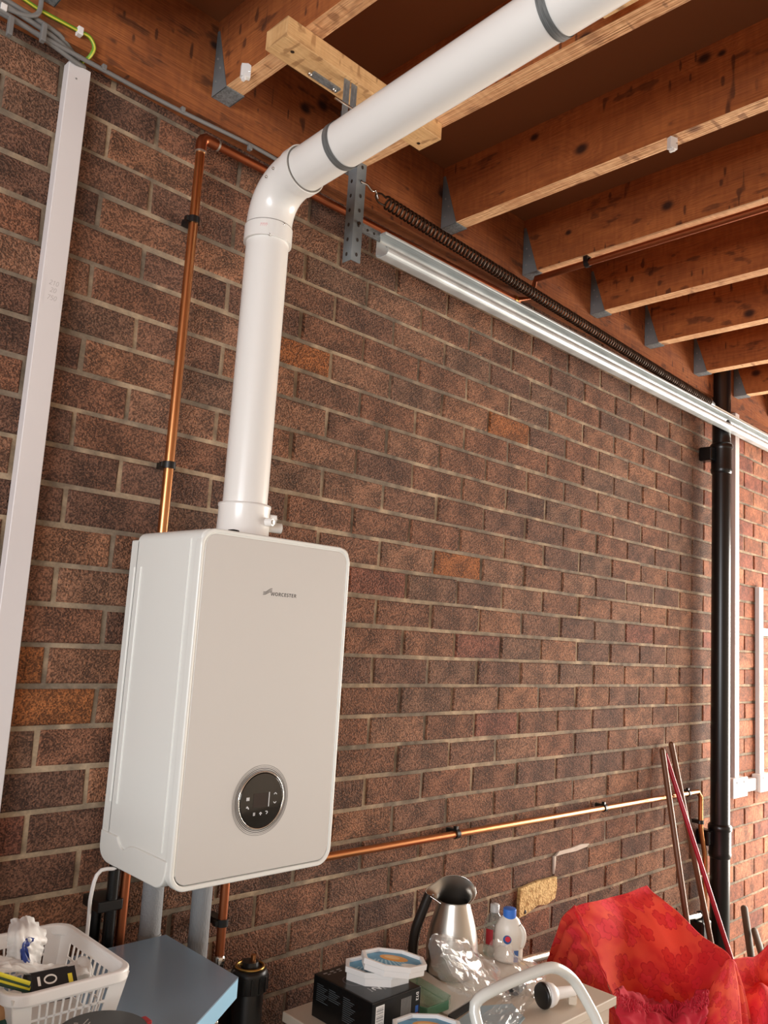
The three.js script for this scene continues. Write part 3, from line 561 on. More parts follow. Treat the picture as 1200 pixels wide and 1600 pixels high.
// pipes under the boiler
{
  const z = 0.062, dn = (u, v) => onZ(u, v, z).x;
  const w = thing('power_cable', 'white power flex dropping in a curve from the boiler underside', 'cable');
  mesh('flex', tube([V(-0.745, B.y0 + 0.0, 0.075), V(-0.765, B.y0 - 0.014, 0.07), onZ(155, 1362, 0.07), onZ(142, 1400, 0.07), onZ(137, 1450, 0.06), V(onZ(137, 1450, 0.06).x + 0.004, 0.5, 0.05), V(-0.83, 0.2, 0.05)], 0.004, 60, 8), M.whitePlastic, w);
  const b = thing('black_waste_pipe', 'black plastic condensate pipe with clips below the boiler', 'pipe'), bx = dn(175, 1400);
  mesh('pipe', cyl(V(bx, FL, z), V(bx, B.y0 + 0.03, z), 0.012, 0.012, 20), M.blackPaint, b);
  mesh('pipe', cyl(V(bx - 0.016, FL, z - 0.03), V(bx - 0.016, B.y0 - 0.09, z - 0.03), 0.012, 0.012, 20), M.blackPaint, b);
  mesh('clip', box(bx - 0.034, bx + 0.02, 0.800, 0.822, 0.002, z + 0.013, 0.003), M.blackPlastic, b);
  const c = thing('copper_pipe', 'copper pipe between the black pipe and the grey lagged pipe', 'pipe'), cx = dn(194, 1400);
  mesh('pipe', cyl(V(cx - 0.004, FL, z), V(cx, B.y0 + 0.03, z), 0.0105, 0.0105, 20), M.copperOld, c);
  const g = thing('lagged_pipe', 'grey foam lagged pipe ending in a collar behind the blue worktop', 'pipe'), gx = dn(237, 1410);
  mesh('lagging', cyl(V(gx + 0.002, 0.735, z), V(gx, B.y0 + 0.03, z), 0.0225, 0.0225, 28), M.insulation, g);
  mesh('collar', cyl(V(gx + 0.002, 0.70, z), V(gx + 0.002, 0.735, z), 0.0245, 0.0245, 28), M.grooveDark, g);
  mesh('pipe', cyl(V(gx + 0.002, FL, z), V(gx + 0.002, 0.70, z), 0.0105, 0.0105, 16), M.copperOld, g);
  const g2 = thing('lagged_pipe', 'grey foam lagged pipe reaching down past the blue worktop corner', 'pipe'), gx2 = dn(313, 1430);
  mesh('lagging', cyl(V(gx2, 0.45, z), V(gx2, B.y0 + 0.03, z), 0.0225, 0.0225, 28), M.insulation, g2);
  mesh('pipe', cyl(V(gx2, FL, z), V(gx2, 0.45, z), 0.0105, 0.0105, 16), M.copperOld, g2);
  const d = thing('copper_pipe', 'copper pipe with black clip and chrome valve under the boiler', 'pipe'), dx = dn(349, 1420);
  const vy = onZ(346, 1495, z).y;
  mesh('pipe', cyl(V(dx, vy, z), V(dx, B.y0 + 0.03, z), 0.0105, 0.0105, 20), M.copperOld, d);
  pipeClip(d, V(dx, onZ(346, 1441, z).y, z), 'y', 0.0105);
  const val = mesh('valve', lathe([[0.011, 0], [0.014, 0.004], [0.014, 0.02], [0.0115, 0.024], [0.0115, 0.032], [0.014, 0.034], [0.014, 0.046], [0.011, 0.05]], 8).translate(dx, vy - 0.045, z), M.chrome, d);
  mesh('valve_body', cyl(V(dx, FL, z), V(dx, vy - 0.04, z), 0.010, 0.010, 16), M.copperOld, d);
  mesh('valve_screw', box(dx - 0.004, dx + 0.003, vy - 0.028, vy - 0.01, z + 0.010, z + 0.0155, 0.001), M.blackPlastic, val);
}
{
  const f = onZ(389, 1530, 0.11), t = thing('magnetic_filter', 'black cylindrical heating filter with brass topped cap on the wall', 'filter'), top = onZ(390, 1507, 0.11).y;
  mesh('canister', lathe([[0, -0.30], [0.032, -0.30], [0.035, -0.29], [0.035, -0.052], [0, -0.052]], 32).translate(f.x, top, 0.11), M.blackPlastic, t);
  const cap = mesh('cap', lathe([[0.035, -0.055], [0.042, -0.052], [0.042, -0.016], [0.038, -0.008], [0.034, -0.004], [0.0, -0.004]], 36).translate(f.x, top, 0.11), M.blackPlastic, t);
  for (let k = 0; k < 14; k++) { const a = k / 14 * Math.PI * 2; mesh('grip_rib', box(-0.003, 0.003, -0.05, -0.018, 0.0405, 0.044, 0.001).rotateY(a).translate(f.x, top, 0.11), M.blackPlastic, cap); }
  mesh('brass_ring', new THREE.TorusGeometry(0.031, 0.003, 8, 40).rotateX(Math.PI / 2).translate(f.x, top - 0.003, 0.11), M.brass, t);
  mesh('cap_boss', cyl(V(f.x, top - 0.006, 0.11), V(f.x, top + 0.008, 0.11), 0.021, 0.018, 24), M.blackPlastic, t);
  mesh('bleed_screw', cyl(V(f.x + 0.004, top + 0.006, 0.115), V(f.x + 0.004, top + 0.022, 0.115), 0.006, 0.006, 12), M.copper, t);
  mesh('wall_bracket', box(f.x - 0.03, f.x + 0.03, top - 0.2, top - 0.08, 0.001, 0.08), M.blackPlastic, t);
}

// ------------------------------------------------------------------ garage door gear
const GZ = 0.125;
{
  const t = thing('slotted_angle', 'grey slotted steel angle hanging down the brick wall beside the flue', 'bracket');
  const a = onZ(548, 405, GZ), x = a.x, y0 = a.y, y1 = 2.79, L = 0.034, w = 0.0025;
  const s = new THREE.Shape([[0, 0], [0, -L], [w, -L], [w, -w], [L, -w], [L, 0]].map(([p, q]) => new THREE.Vector2(p, -q)).reverse());
  mesh('angle', new THREE.ExtrudeGeometry(s, { depth: y1 - y0, bevelEnabled: false }).rotateX(-Math.PI / 2).translate(x, y0, GZ), M.galvDull, t);
  for (let y = y0 + 0.02; y < JB; y += 0.042) {
    mesh('slot', new THREE.CylinderGeometry(0.0040, 0.0040, 0.001, 10).rotateX(Math.PI / 2).scale(1, 1.4, 1).translate(x + L * 0.55, y, GZ + 0.0003), M.darkWood, t);
    mesh('slot', new THREE.CylinderGeometry(0.0040, 0.0040, 0.001, 10).rotateX(Math.PI / 2).scale(1, 1.4, 1).rotateY(Math.PI / 2).translate(x - 0.0003, y, GZ - L * 0.55), M.darkWood, t);
  }
  const b = thing('track_bracket', 'short perforated steel strip joining the angle to the door track', 'bracket'), ty = onZ(590, 375, GZ).y;
  mesh('strip', box(x + 0.004, x + 0.11, ty + 0.004, ty + 0.032, GZ - 0.012, GZ - 0.008), M.galvDull, b);
  for (const dx of [0.03, 0.06, 0.085]) mesh('slot', cyl(V(x + dx, ty + 0.018, GZ - 0.0082), V(x + dx, ty + 0.018, GZ - 0.0072), 0.004, 0.004, 10), M.darkWood, b);
  mesh('bolt', cyl(V(x + 0.018, ty + 0.018, GZ - 0.006), V(x + 0.018, ty + 0.018, GZ + 0.005), 0.005, 0.005, 6), M.spring, b);
}
{
  const t = thing('door_track', 'long galvanised garage door track running along the wall under the joists', 'track');
  const a = onZ(596, 378, GZ), e = onZ(1197, 692, GZ), y = (a.y + e.y) / 2 - 0.008, x0 = a.x, x1 = 4.4;
  // C section opening towards the room
  const s = new THREE.Shape(), H = 0.033, w = 0.0016;
  const c = []; const N = 8; const arc = (cx, cy, r, a0, a1) => { for (let k = 0; k <= N; k++) { const q = a0 + (a1 - a0) * k / N; c.push([cx + r * Math.cos(q), cy + r * Math.sin(q)]); } };
  const pts = (o) => { c.length = 0; const r = 0.016 - o; c.push([0.014, H - o]); arc(-0.004, H - 0.016, r, Math.PI / 2, Math.PI); arc(-0.004, -H + 0.016, r, Math.PI, Math.PI * 1.5); arc(0.016, -H + 0.014, 0.014 - o, -Math.PI / 2, Math.PI / 2); return c.map((p) => new THREE.Vector2(-p[0], p[1])); };
  const outer = pts(0), inner = pts(w).reverse();
  s.setFromPoints([...outer, ...inner]);
  const m = M.track.clone(); m.side = THREE.DoubleSide;
  mesh('rail', new THREE.ExtrudeGeometry(s, { depth: x1 - x0, bevelEnabled: false, steps: 1 }).rotateY(Math.PI / 2).translate(x0, y, GZ), m, t);
  mesh('wall_web', box(x0, x1, y + H - 0.002, y + H + 0.006, GZ - 0.03, GZ + 0.016, 0.002), M.track, t);
  for (let x = x0 + 0.35; x < x1; x += 0.42) mesh('rivet', cyl(V(x, y + 0.004, GZ - 0.02), V(x, y + 0.004, GZ - 0.0165), 0.0045, 0.0045, 8), M.darkWood, t);
  const q = thing('track_hanger', 'steel strap holding the door track beside the black soil pipe', 'bracket'), p = onZ(1148, 655, GZ);
  mesh('strap', box(p.x - 0.02, p.x + 0.02, y + H + 0.006, JB - 0.002, GZ - 0.03, GZ - 0.026), M.galv, q);
}
{
  const t = thing('door_spring', 'long dark coil spring stretched beside the galvanised door track', 'spring');
  const a = onZ(603, 316, GZ), e = onZ(1108, 629, GZ), len = a.distanceTo(e), dir = e.clone().sub(a).normalize(), up = V(0, 1, 0).addScaledVector(dir, -dir.y).normalize(), side = dir.clone().cross(up);
  class Helix extends THREE.Curve { getPoint(s) { const turns = 132, ang = s * turns * Math.PI * 2, R = 0.0165; return a.clone().addScaledVector(dir, s * len).addScaledVector(up, R * Math.cos(ang)).addScaledVector(side, R * Math.sin(ang)); } }
  mesh('coil', new THREE.TubeGeometry(new Helix(), 2400, 0.0031, 5, false), M.spring, t);
  const h0 = onZ(575, 297, GZ), h1 = onZ(585, 312, GZ);
  mesh('end_hook', tube([a.clone().addScaledVector(up, 0.012), a.clone().addScaledVector(dir, -0.02).addScaledVector(up, 0.016), a.clone().addScaledVector(dir, -0.04).addScaledVector(up, 0.004), a.clone().addScaledVector(dir, -0.03).addScaledVector(up, -0.012), a.clone().addScaledVector(up, -0.012)], 0.0026, 30, 6), M.spring, t);
  mesh('eye_bolt', tube([a.clone().addScaledVector(dir, -0.03).addScaledVector(up, -0.004), a.clone().addScaledVector(dir, -0.042).addScaledVector(up, 0.014), a.clone().addScaledVector(dir, -0.055).addScaledVector(up, 0.008), a.clone().addScaledVector(dir, -0.075).addScaledVector(up, 0.016), a.clone().addScaledVector(dir, -0.10).addScaledVector(up, 0.014)], 0.0032, 30, 8), M.chrome, t);
  const pulley = mesh('end_plug', cyl(e.clone().addScaledVector(dir, -0.005), e.clone().addScaledVector(dir, 0.04), 0.017, 0.011, 16), M.galv, t);
  const c0 = e.clone().addScaledVector(dir, 0.03), c1 = onZ(1215, 688, GZ);
  mesh('cable', cyl(c0, c0.clone().add(c1.clone().sub(c0).multiplyScalar(2.4)), 0.0035, 0.0035, 8), std({ color: 0xd9cdb8, roughness: 0.5 }), t);
}
// ------------------------------------------------------------------ soil pipe, trunking and sockets
{
  const z = 0.075, p = onZ(1126, 1000, z), x = p.x, r = 0.0415, t = thing('soil_pipe', 'glossy black cast soil pipe standing against the brick wall', 'pipe');
  mesh('pipe', cyl(V(x, FL, z), V(x, ROOM.top, z), r, r, 36), M.blackPaint, t);
  for (const v of [716, 1312]) {
    const y = onZ(1126, v, z).y, c = mesh('socket_collar', lathe([[0.042, -0.075], [0.046, -0.07], [0.049, -0.055], [0.0465, -0.05], [0.0465, 0.04], [0.051, 0.045], [0.051, 0.062], [0.044, 0.07]], 36).translate(x, y, z), M.blackPaint, t);
    mesh('fixing_lug', box(x - 0.085, x - 0.03, y - 0.02, y + 0.045, 0.003, z - 0.01, 0.008), M.blackPaint, c);
  }
}
{
  const d = 0.022;
  const tk = (label, x, y0, y1, w) => { const t = thing('wall_trunking', label, 'trunking', 'white wall trunking past the soil pipe'); mesh('channel', box(x - w / 2, x + w / 2, y0, y1, 0.003, d), M.trunking, t); mesh('lid', box(x - w / 2 - 0.001, x + w / 2 + 0.001, y0, y1, d - 0.004, d + 0.003, 0.0015), M.trunking, t); return t; };
  const xa = onZ(1151, 960, d).x, xb = onZ(1189, 1060, d).x, yb = onZ(1189, 918, d).y, ys = onZ(1160, 1214, 0.03).y;
  tk('slim white vertical trunking right beside the black soil pipe', xa, ys - 0.01, 2.60, 0.045);
  tk('shorter white vertical trunking with a side branch above the second socket', xb, ys - 0.005, yb, 0.05);
  const h = thing('wall_trunking', 'white trunking branch running sideways from the shorter vertical trunking', 'trunking'), yh = onZ(1199, 988, d).y;
  mesh('channel', box(xb + 0.027, 4.2, yh - 0.018, yh + 0.018, 0.003, d), M.trunking, h);
  mesh('lid', box(xb + 0.027, 4.2, yh - 0.019, yh + 0.019, d - 0.004, d + 0.003, 0.0015), M.trunking, h);
  const socket = (label, u0, u1, v0, v1) => {
    const a = onZ(u0, v0, 0.045), b = onZ(u1, v1, 0.045), t = thing('wall_socket', label, 'socket', 'white socket boxes past the soil pipe');
    mesh('back_box', box(a.x, b.x, b.y, a.y, 0.003, 0.036, 0.003), M.whitePlastic, t);
    const f = mesh('face_plate', box(a.x - 0.002, b.x + 0.002, b.y - 0.002, a.y + 0.002, 0.035, 0.046, 0.004), M.whitePlastic, t);
    const cx = (a.x + b.x) / 2, cy = (a.y + b.y) / 2;
    for (const s of [-1, 1]) { const ox = cx + s * (b.x - a.x) * 0.25; mesh('earth_slot', box(ox - 0.002, ox + 0.002, cy + 0.006, cy + 0.015, 0.0458, 0.0466), M.grooveDark, f); for (const k of [-1, 1]) mesh('pin_slot', box(ox + k * 0.011 - 0.0035, ox + k * 0.011 + 0.0035, cy - 0.010, cy - 0.006, 0.0458, 0.0466), M.grooveDark, f); mesh('rocker_switch', box(ox - 0.005, ox + 0.005, cy + 0.018, cy + 0.030, 0.0455, 0.049, 0.001), M.whitePlastic, f); }
  };
  socket('white double socket box below the slim trunking', 1146, 1168, 1218, 1243);
  socket('white socket box below the shorter trunking', 1188, 1206, 1211, 1234);
  const l = thing('wall_trunking', 'short white trunking link between the two socket boxes', 'trunking', 'white wall trunking past the soil pipe'), a = onZ(1168, 1218, 0.03), b = onZ(1188, 1233, 0.03);
  mesh('lid', box(a.x, b.x, b.y, a.y, 0.003, 0.03, 0.002), M.trunking, l);
}
// ------------------------------------------------------------------ filler patch on the wall
{
  const z = 0.0, cor = [[811, 1388], [838, 1376], [868, 1369], [868, 1386], [865, 1403], [852, 1413], [838, 1414], [828, 1422], [818, 1430], [808, 1434], [809, 1410]].map(([u, v]) => onZ(u, v, 0.004));
  const t = thing('filler_patch', 'rough yellow filler patch smeared over the brickwork above the bottles', 'patch');
  const s = new THREE.Shape(cor.map((p) => new THREE.Vector2(p.x, p.y)));
  const yel = tex(256, 256, (u, v) => { const n = fbm(u, v, 24, 24, 4, 611), c = mix([0.90, 0.78, 0.54], [0.72, 0.58, 0.36], sstep(0.4, 0.75, n)); return c; });
  const g = extr(s, 0.008, 0.003, 4), p = g.attributes.position, uv = g.attributes.uv; for (let i = 0; i < p.count; i++) uv.setXY(i, p.getX(i) * 4, p.getY(i) * 4);
  mesh('filler', g.translate(0, 0, 0.0005), std({ map: yel, bumpMap: foamBump, bumpScale: 0.004, roughness: 0.95 }), t);
  const h = onZ(820, 1425, 0.01); mesh('hole', new THREE.SphereGeometry(0.007, 10, 8).scale(1, 1, 0.3).translate(h.x, h.y, 0.0115), M.darkWood, t);
}
// ------------------------------------------------------------------ low grey pipe and leaning handles
{
  const t = thing('grey_tube', 'polished grey tube lying along the wall behind the red cloth', 'tube'), a = onZ(760, 1516, 0.09), b = onZ(1093, 1430, 0.09);
  mesh('tube', cyl(a, b, 0.013, 0.013, 20), M.chrome, t);
  mesh('end_collar', cyl(b, b.clone().add(b.clone().sub(a).setLength(0.03)), 0.017, 0.017, 20), M.blackPlastic, t);
  mesh('stand', box(b.x - 0.05, b.x + 0.03, FL, b.y - 0.012, 0.05, 0.13, 0.01), M.blackPlastic, t);
  const lean = (name, label, p, q, zt, zb, r, mat, cap) => {
    const A = onZ(p[0], p[1], zt), Bq = onZ(q[0], q[1], zb), d = Bq.clone().sub(A); const E = A.clone().addScaledVector(d, (A.y - FL - 0.01) / -d.y);
    const g = thing(name, label, 'tool handle'); mesh('shaft', cyl(E, A, r, r, 16), mat, g); mesh('end_cap', new THREE.SphereGeometry(r * 1.02, 14, 8).translate(A.x, A.y, A.z), cap || mat, g);
    return g;
  };
  lean('broom_handle', 'dark brown handle leaning on the wall, lower of the two tops', [1035, 1173], [1079, 1482], 0.055, 0.22, 0.0115, M.handleBrown);
  lean('broom_handle', 'brown handle with the highest top leaning beside the red one', [1049, 1163], [1112, 1478], 0.035, 0.16, 0.0115, M.handleBrown);
  lean('broom_handle', 'slim crimson handle leaning between the brown ones', [1040, 1180], [1142, 1496], 0.028, 0.28, 0.0095, M.handleRed);
  const tool = (label, p, q, zt, zb, r) => { const g = lean('garden_tool', label, p, q, zt, zb, r, M.handleGrey); };
  tool('dark pointed tool handle against the orange bricks past the soil pipe', [1163, 1420], [1173, 1490], 0.05, 0.12, 0.016);
  tool('weathered short wooden handle past the soil pipe beside the red cloth', [1179, 1455], [1190, 1490], 0.12, 0.2, 0.015);
}

// ------------------------------------------------------------------ blue worktop, basket and contents
const BY = 0.74;
{
  const t = thing('blue_cupboard', 'low cupboard with a blue-grey top and light blue edge under the boiler', 'cupboard');
  const a = onY(265, 1459, BY), b = onY(361, 1530, BY), c = onY(300, 1606, BY), x1 = (a.x + b.x) / 2 + 0.004;
  const out = [[-1.35, a.z], [x1, a.z], [x1, b.z], [c.x, c.z], [c.x - 0.12, c.z + 0.10], [-1.35, c.z + 0.10]];
  const s = new THREE.Shape(out.map(([x, z]) => new THREE.Vector2(x, -z)));
  mesh('top', new THREE.ExtrudeGeometry(s, { depth: 0.003, bevelEnabled: false }).rotateX(-Math.PI / 2).translate(0, BY - 0.003, 0), M.blueTop, t);
  mesh('edge', new THREE.ExtrudeGeometry(s, { depth: 0.034, bevelEnabled: false }).rotateX(-Math.PI / 2).translate(0, BY - 0.037, 0), M.blueEdge, t);
  mesh('body', box(-1.34, x1 - 0.10, FL, BY - 0.037, a.z + 0.01, b.z - 0.02), M.darkWood, t);
  const h = onY(343, 1596, BY - 0.06); mesh('handle', box(h.x - 0.05, h.x, BY - 0.072, BY - 0.058, b.z - 0.02, b.z + 0.015, 0.004), M.chrome, t);
}
const RIM = 0.84;
{
  const br = onY(112, 1441, RIM), fr = onY(199, 1514, RIM), fl = onY(14, 1556, RIM);
  const x1 = (br.x + fr.x) / 2 - 0.006, x0 = fl.x, z0 = br.z, z1 = fr.z + 0.002, y0 = BY + 0.001, H = RIM - y0, taper = 0.018;
  const t = thing('storage_basket', 'white plastic basket with slotted sides standing on the blue worktop', 'basket');
  const mat = std({ color: 0xefede9, roughness: 0.4 });
  mesh('base', box(x0 + taper, x1 - taper, y0, y0 + 0.004, z0 + taper, z1 - taper), mat, t);
  const rim = roundRect(x0 - 0.008, x1 + 0.008, -z1 - 0.008, -z0 + 0.008, 0.033); rim.holes.push(roundRect(x0 + 0.002, x1 - 0.002, -z1 + 0.002, -z0 - 0.002, 0.028));
  mesh('rim', extr(rim, 0.012, 0.003, 10).rotateX(-Math.PI / 2).translate(0, RIM - 0.012, 0), mat, t);
  const P3 = (sx, sz, k) => V(sx < 0 ? x0 + taper * (1 - k) : x1 - taper * (1 - k), y0 + H * k, sz < 0 ? z0 + taper * (1 - k) : z1 - taper * (1 - k));
  const wallOf = (A, C) => { // slotted wall between two corners
    const f = (s, k) => { const a = P3(...A, k), b = P3(...C, k); return a.lerp(b, s); }, gs = [];
    const strip = (s0, s1, k0, k1) => { const q = [f(s0, k0), f(s1, k0), f(s1, k1), f(s0, k1)], n = q[1].clone().sub(q[0]).cross(q[3].clone().sub(q[0])).setLength(0.0011), pos = [], idx = []; for (const sg of [1, -1]) for (const p of q) { const w = p.clone().addScaledVector(n, sg); pos.push(w.x, w.y, w.z); } idx.push(0, 1, 2, 0, 2, 3, 4, 6, 5, 4, 7, 6, 0, 4, 5, 0, 5, 1, 1, 5, 6, 1, 6, 2, 2, 6, 7, 2, 7, 3, 3, 7, 4, 3, 4, 0); const g = new THREE.BufferGeometry(); g.setAttribute('position', new THREE.Float32BufferAttribute(pos, 3)); g.setIndex(idx); const ng = g.toNonIndexed(); ng.computeVertexNormals(); gs.push(ng); };
    strip(0, 1, 0, 0.12); strip(0, 1, 0.80, 0.97); strip(0, 0.16, 0.12, 0.8); strip(0.84, 1, 0.12, 0.8);
    for (let k = 1; k < 10; k++) { const s = 0.16 + 0.68 * k / 10; strip(s - 0.008, s + 0.008, 0.12, 0.8); }
    for (const k of [0.33, 0.56]) strip(0.16, 0.84, k, k + 0.035);
    mesh('slotted_side', mergeGeometries(gs), mat, t);
  };
  wallOf([-1, -1], [1, -1]); wallOf([1, -1], [1, 1]); wallOf([1, 1], [-1, 1]); wallOf([-1, 1], [-1, -1]);
  const cx = (x0 + x1) / 2, cz = (z0 + z1) / 2;
  // contents
  const bag = thing('carrier_bag', 'crumpled white carrier bag with blue print standing up in the basket', 'bag');
  const crump = (s, a) => (u, v) => a * (Math.abs(vnoise(u * 5 + 0.3, v * 5, 50, 50, s) - 0.5) + 0.5 * Math.abs(vnoise(u * 11, v * 11, 50, 50, s + 1) - 0.5));
  const D = (u, v, z) => onZ(u, v, z), zc = cz;
  mesh('film', net([[D(18, 1442, zc - 0.03), D(30, 1437, zc - 0.02), D(45, 1436, zc - 0.02), D(58, 1446, zc - 0.03)], [D(14, 1465, zc), D(30, 1458, zc + 0.03), D(52, 1460, zc + 0.03), D(70, 1466, zc)], [D(12, 1490, zc), D(30, 1488, zc + 0.035), D(50, 1490, zc + 0.03), D(62, 1488, zc)], [D(5, 1512, zc), D(30, 1515, zc + 0.02), D(50, 1515, zc + 0.02), D(60, 1510, zc)]], 26, 26, 0, crump(71, 0.012)), (() => { const m = M.milkyFilm.clone(); m.side = THREE.DoubleSide; return m; })(), bag);
  mesh('blue_print', net([[D(36, 1466, zc + 0.036), D(44, 1464, zc + 0.038), D(53, 1466, zc + 0.034)], [D(32, 1478, zc + 0.038), D(38, 1478, zc + 0.041), D(42, 1480, zc + 0.04)], [D(34, 1503, zc + 0.036), D(40, 1504, zc + 0.038), D(46, 1502, zc + 0.035)]], 10, 14, 0.001, crump(71, 0.01)), std({ color: 0x2b3f86, roughness: 0.5 }), bag);
  const bag2 = thing('carrier_bag', 'flattened white carrier bag draped over the packets in the basket', 'bag');
  mesh('film', net([[D(-15, 1498, zc + 0.03), D(20, 1500, zc + 0.03), D(58, 1508, zc + 0.03), D(90, 1512, zc + 0.01), D(130, 1505, zc)], [D(-15, 1515, zc + 0.05), D(20, 1512, zc + 0.05), D(58, 1520, zc + 0.05), D(95, 1520, zc + 0.04), D(135, 1515, zc + 0.02)], [D(-15, 1525, zc + 0.07), D(20, 1522, zc + 0.07), D(55, 1530, zc + 0.06), D(95, 1530, zc + 0.06), D(138, 1528, zc + 0.04)]], 40, 14, 0, crump(75, 0.016)), (() => { const m = M.milkyFilm.clone(); m.side = THREE.DoubleSide; return m; })(), bag2);
  const bag3 = thing('clear_bag', 'small clear plastic bag pressed against the basket side', 'bag');
  mesh('film', new THREE.SphereGeometry(0.024, 16, 12).scale(0.55, 1, 1).translate(x1 - 0.022, RIM - 0.035, cz + 0.01), M.milkyFilm, bag3);
  const pk = thing('black_packet', 'black packet with white letters and yellow corners lying in the basket', 'packet');
  const art = canvasTex(256, 96, (x, W, Hh) => { x.fillStyle = '#1c1c1e'; x.fillRect(0, 0, W, Hh); x.fillStyle = '#e8e4dc'; x.fillRect(30, 22, 16, 46); x.strokeStyle = '#e8e4dc'; x.lineWidth = 9; x.beginPath(); x.ellipse(104, 44, 34, 20, 0, 0, 7); x.stroke(); x.fillStyle = '#e3cf3c'; x.fillRect(206, 34, 26, 62); });
  const pg = new RoundedBoxGeometry(0.07, 0.026, 0.045, 2, 0.004); const pm = [std({ color: 0x1c1c1e, roughness: 0.4 }), std({ map: art, roughness: 0.4 })];
  const pc = onZ(75, 1541, z1 - 0.045); mesh('wrapper', pg.rotateX(0.35).rotateY(-0.1).translate(pc.x, pc.y, pc.z), pm[0], pk);
  mesh('printed_front', new THREE.PlaneGeometry(0.066, 0.03).rotateX(-0.35 - 0.5).rotateY(-0.1).translate(pc.x, pc.y + 0.017, pc.z + 0.020), pm[1], pk);
  for (const [k, col, nm] of [[0, 0xd9cf35, 'yellow'], [1, 0x2f4a30, 'dark green'], [2, 0xd5c832, 'thin yellow'], [3, 0x1f3b2c, 'deep green']]) {
    const sl = thing('plastic_strip', nm + ' plastic strip lying across the basket front', 'strip', 'coloured strips in the basket');
    const a = onZ(-25, 1515 + k * 5, z1 - 0.04), b = onZ(46, 1537 + k * 4, z1 - 0.030); mesh('strip', cyl(a, b, 0.0035, 0.0035, 8), std({ color: col, roughness: 0.45 }), sl);
  }
}
{
  const p = onY(160, 1608, BY + 0.07), t = thing('black_tin', 'round black tin with faint white print in front of the basket', 'tin');
  const lidArt = canvasTex(256, 256, (x, W, H) => { x.fillStyle = '#2b2a29'; x.fillRect(0, 0, W, H); x.fillStyle = '#b9b4ad'; x.font = 'bold 20px sans-serif'; x.fillText('B·10', 108, 40); x.fillRect(80, 56, 100, 4); x.fillRect(92, 70, 70, 4); });
  mesh('side', lathe([[0, 0.001], [0.06, 0.001], [0.064, 0.004], [0.064, 0.068], [0.060, 0.07], [0, 0.07]], 40).translate(p.x, BY, p.z), std({ color: 0x222020, roughness: 0.4 }), t);
  mesh('lid_print', new THREE.CircleGeometry(0.058, 40).rotateX(-Math.PI / 2).rotateY(0.7).translate(p.x, BY + 0.0706, p.z), std({ map: lidArt, roughness: 0.4 }), t);
  mesh('red_tab', box(p.x + 0.06, p.x + 0.075, BY + 0.055, BY + 0.066, p.z - 0.01, p.z + 0.01, 0.002), std({ color: 0xb01f2a }), t);
  const q = onY(4, 1590, BY + 0.06), g = thing('garden_glove', 'green and tan rubber glove tucked beside the basket corner', 'glove');
  mesh('cuff', lathe([[0, 0], [0.018, 0.001], [0.022, 0.02], [0.019, 0.05], [0.012, 0.06], [0, 0.062]], 18).translate(q.x, BY, q.z), std({ color: 0x1f4a42, roughness: 0.6 }), g);
  mesh('fingers', lathe([[0, 0], [0.012, 0.002], [0.014, 0.02], [0.009, 0.034], [0, 0.036]], 14).rotateZ(0.5).translate(q.x + 0.002, BY + 0.052, q.z - 0.004), std({ color: 0xb98a5e, roughness: 0.7 }), g);
}
// cupboard added out of frame to shade the wall foot from the window
{
  const t = thing('added_shade_cupboard', 'unseen grey metal cupboard added past the trunking to shade the wall foot', 'cupboard'), m = std({ color: 0x7c7f80, roughness: 0.6 });
  mesh('carcass', box(-2.25, -1.62, FL, 1.02, 0.02, 0.95, 0.006), m, t);
  for (const z of [0.03, 0.49]) { const d = mesh('door', box(-1.621, -1.605, 0.0, 0.99, z, z + 0.45, 0.004), m, t); mesh('handle', cyl(V(-1.59, 0.6, z + 0.40), V(-1.59, 0.72, z + 0.40), 0.006, 0.006, 10), M.chrome, d); }
}
// ------------------------------------------------------------------ cream chest and what stands on it
const CT = 0.53;
{
  const t = thing('cream_chest', 'cream painted chest of drawers against the wall under the steel jug', 'chest');
  const z0 = 0.145, z1 = onY(955, 1561, CT).z, x0 = -0.36, x1 = (onY(764, 1471, CT).x + onY(955, 1561, CT).x) / 2;
  mesh('top', box(x0, x1, CT - 0.022, CT, z0, z1, 0.003), M.cream, t);
  mesh('carcass', box(x0 + 0.012, x1 - 0.012, FL, CT - 0.022, z0 + 0.01, z1 - 0.014), M.cream, t);
  for (const [a, b] of [[FL + 0.04, 0.03], [0.045, 0.25], [0.265, 0.475]]) { const d = mesh('drawer', box(x0 + 0.03, x1 - 0.03, a, b, z1 - 0.02, z1 - 0.004, 0.003), M.cream, t); mesh('knob', new THREE.SphereGeometry(0.014, 14, 10).translate((x0 + x1) / 2, (a + b) / 2, z1 + 0.006), M.brass, d); }
}
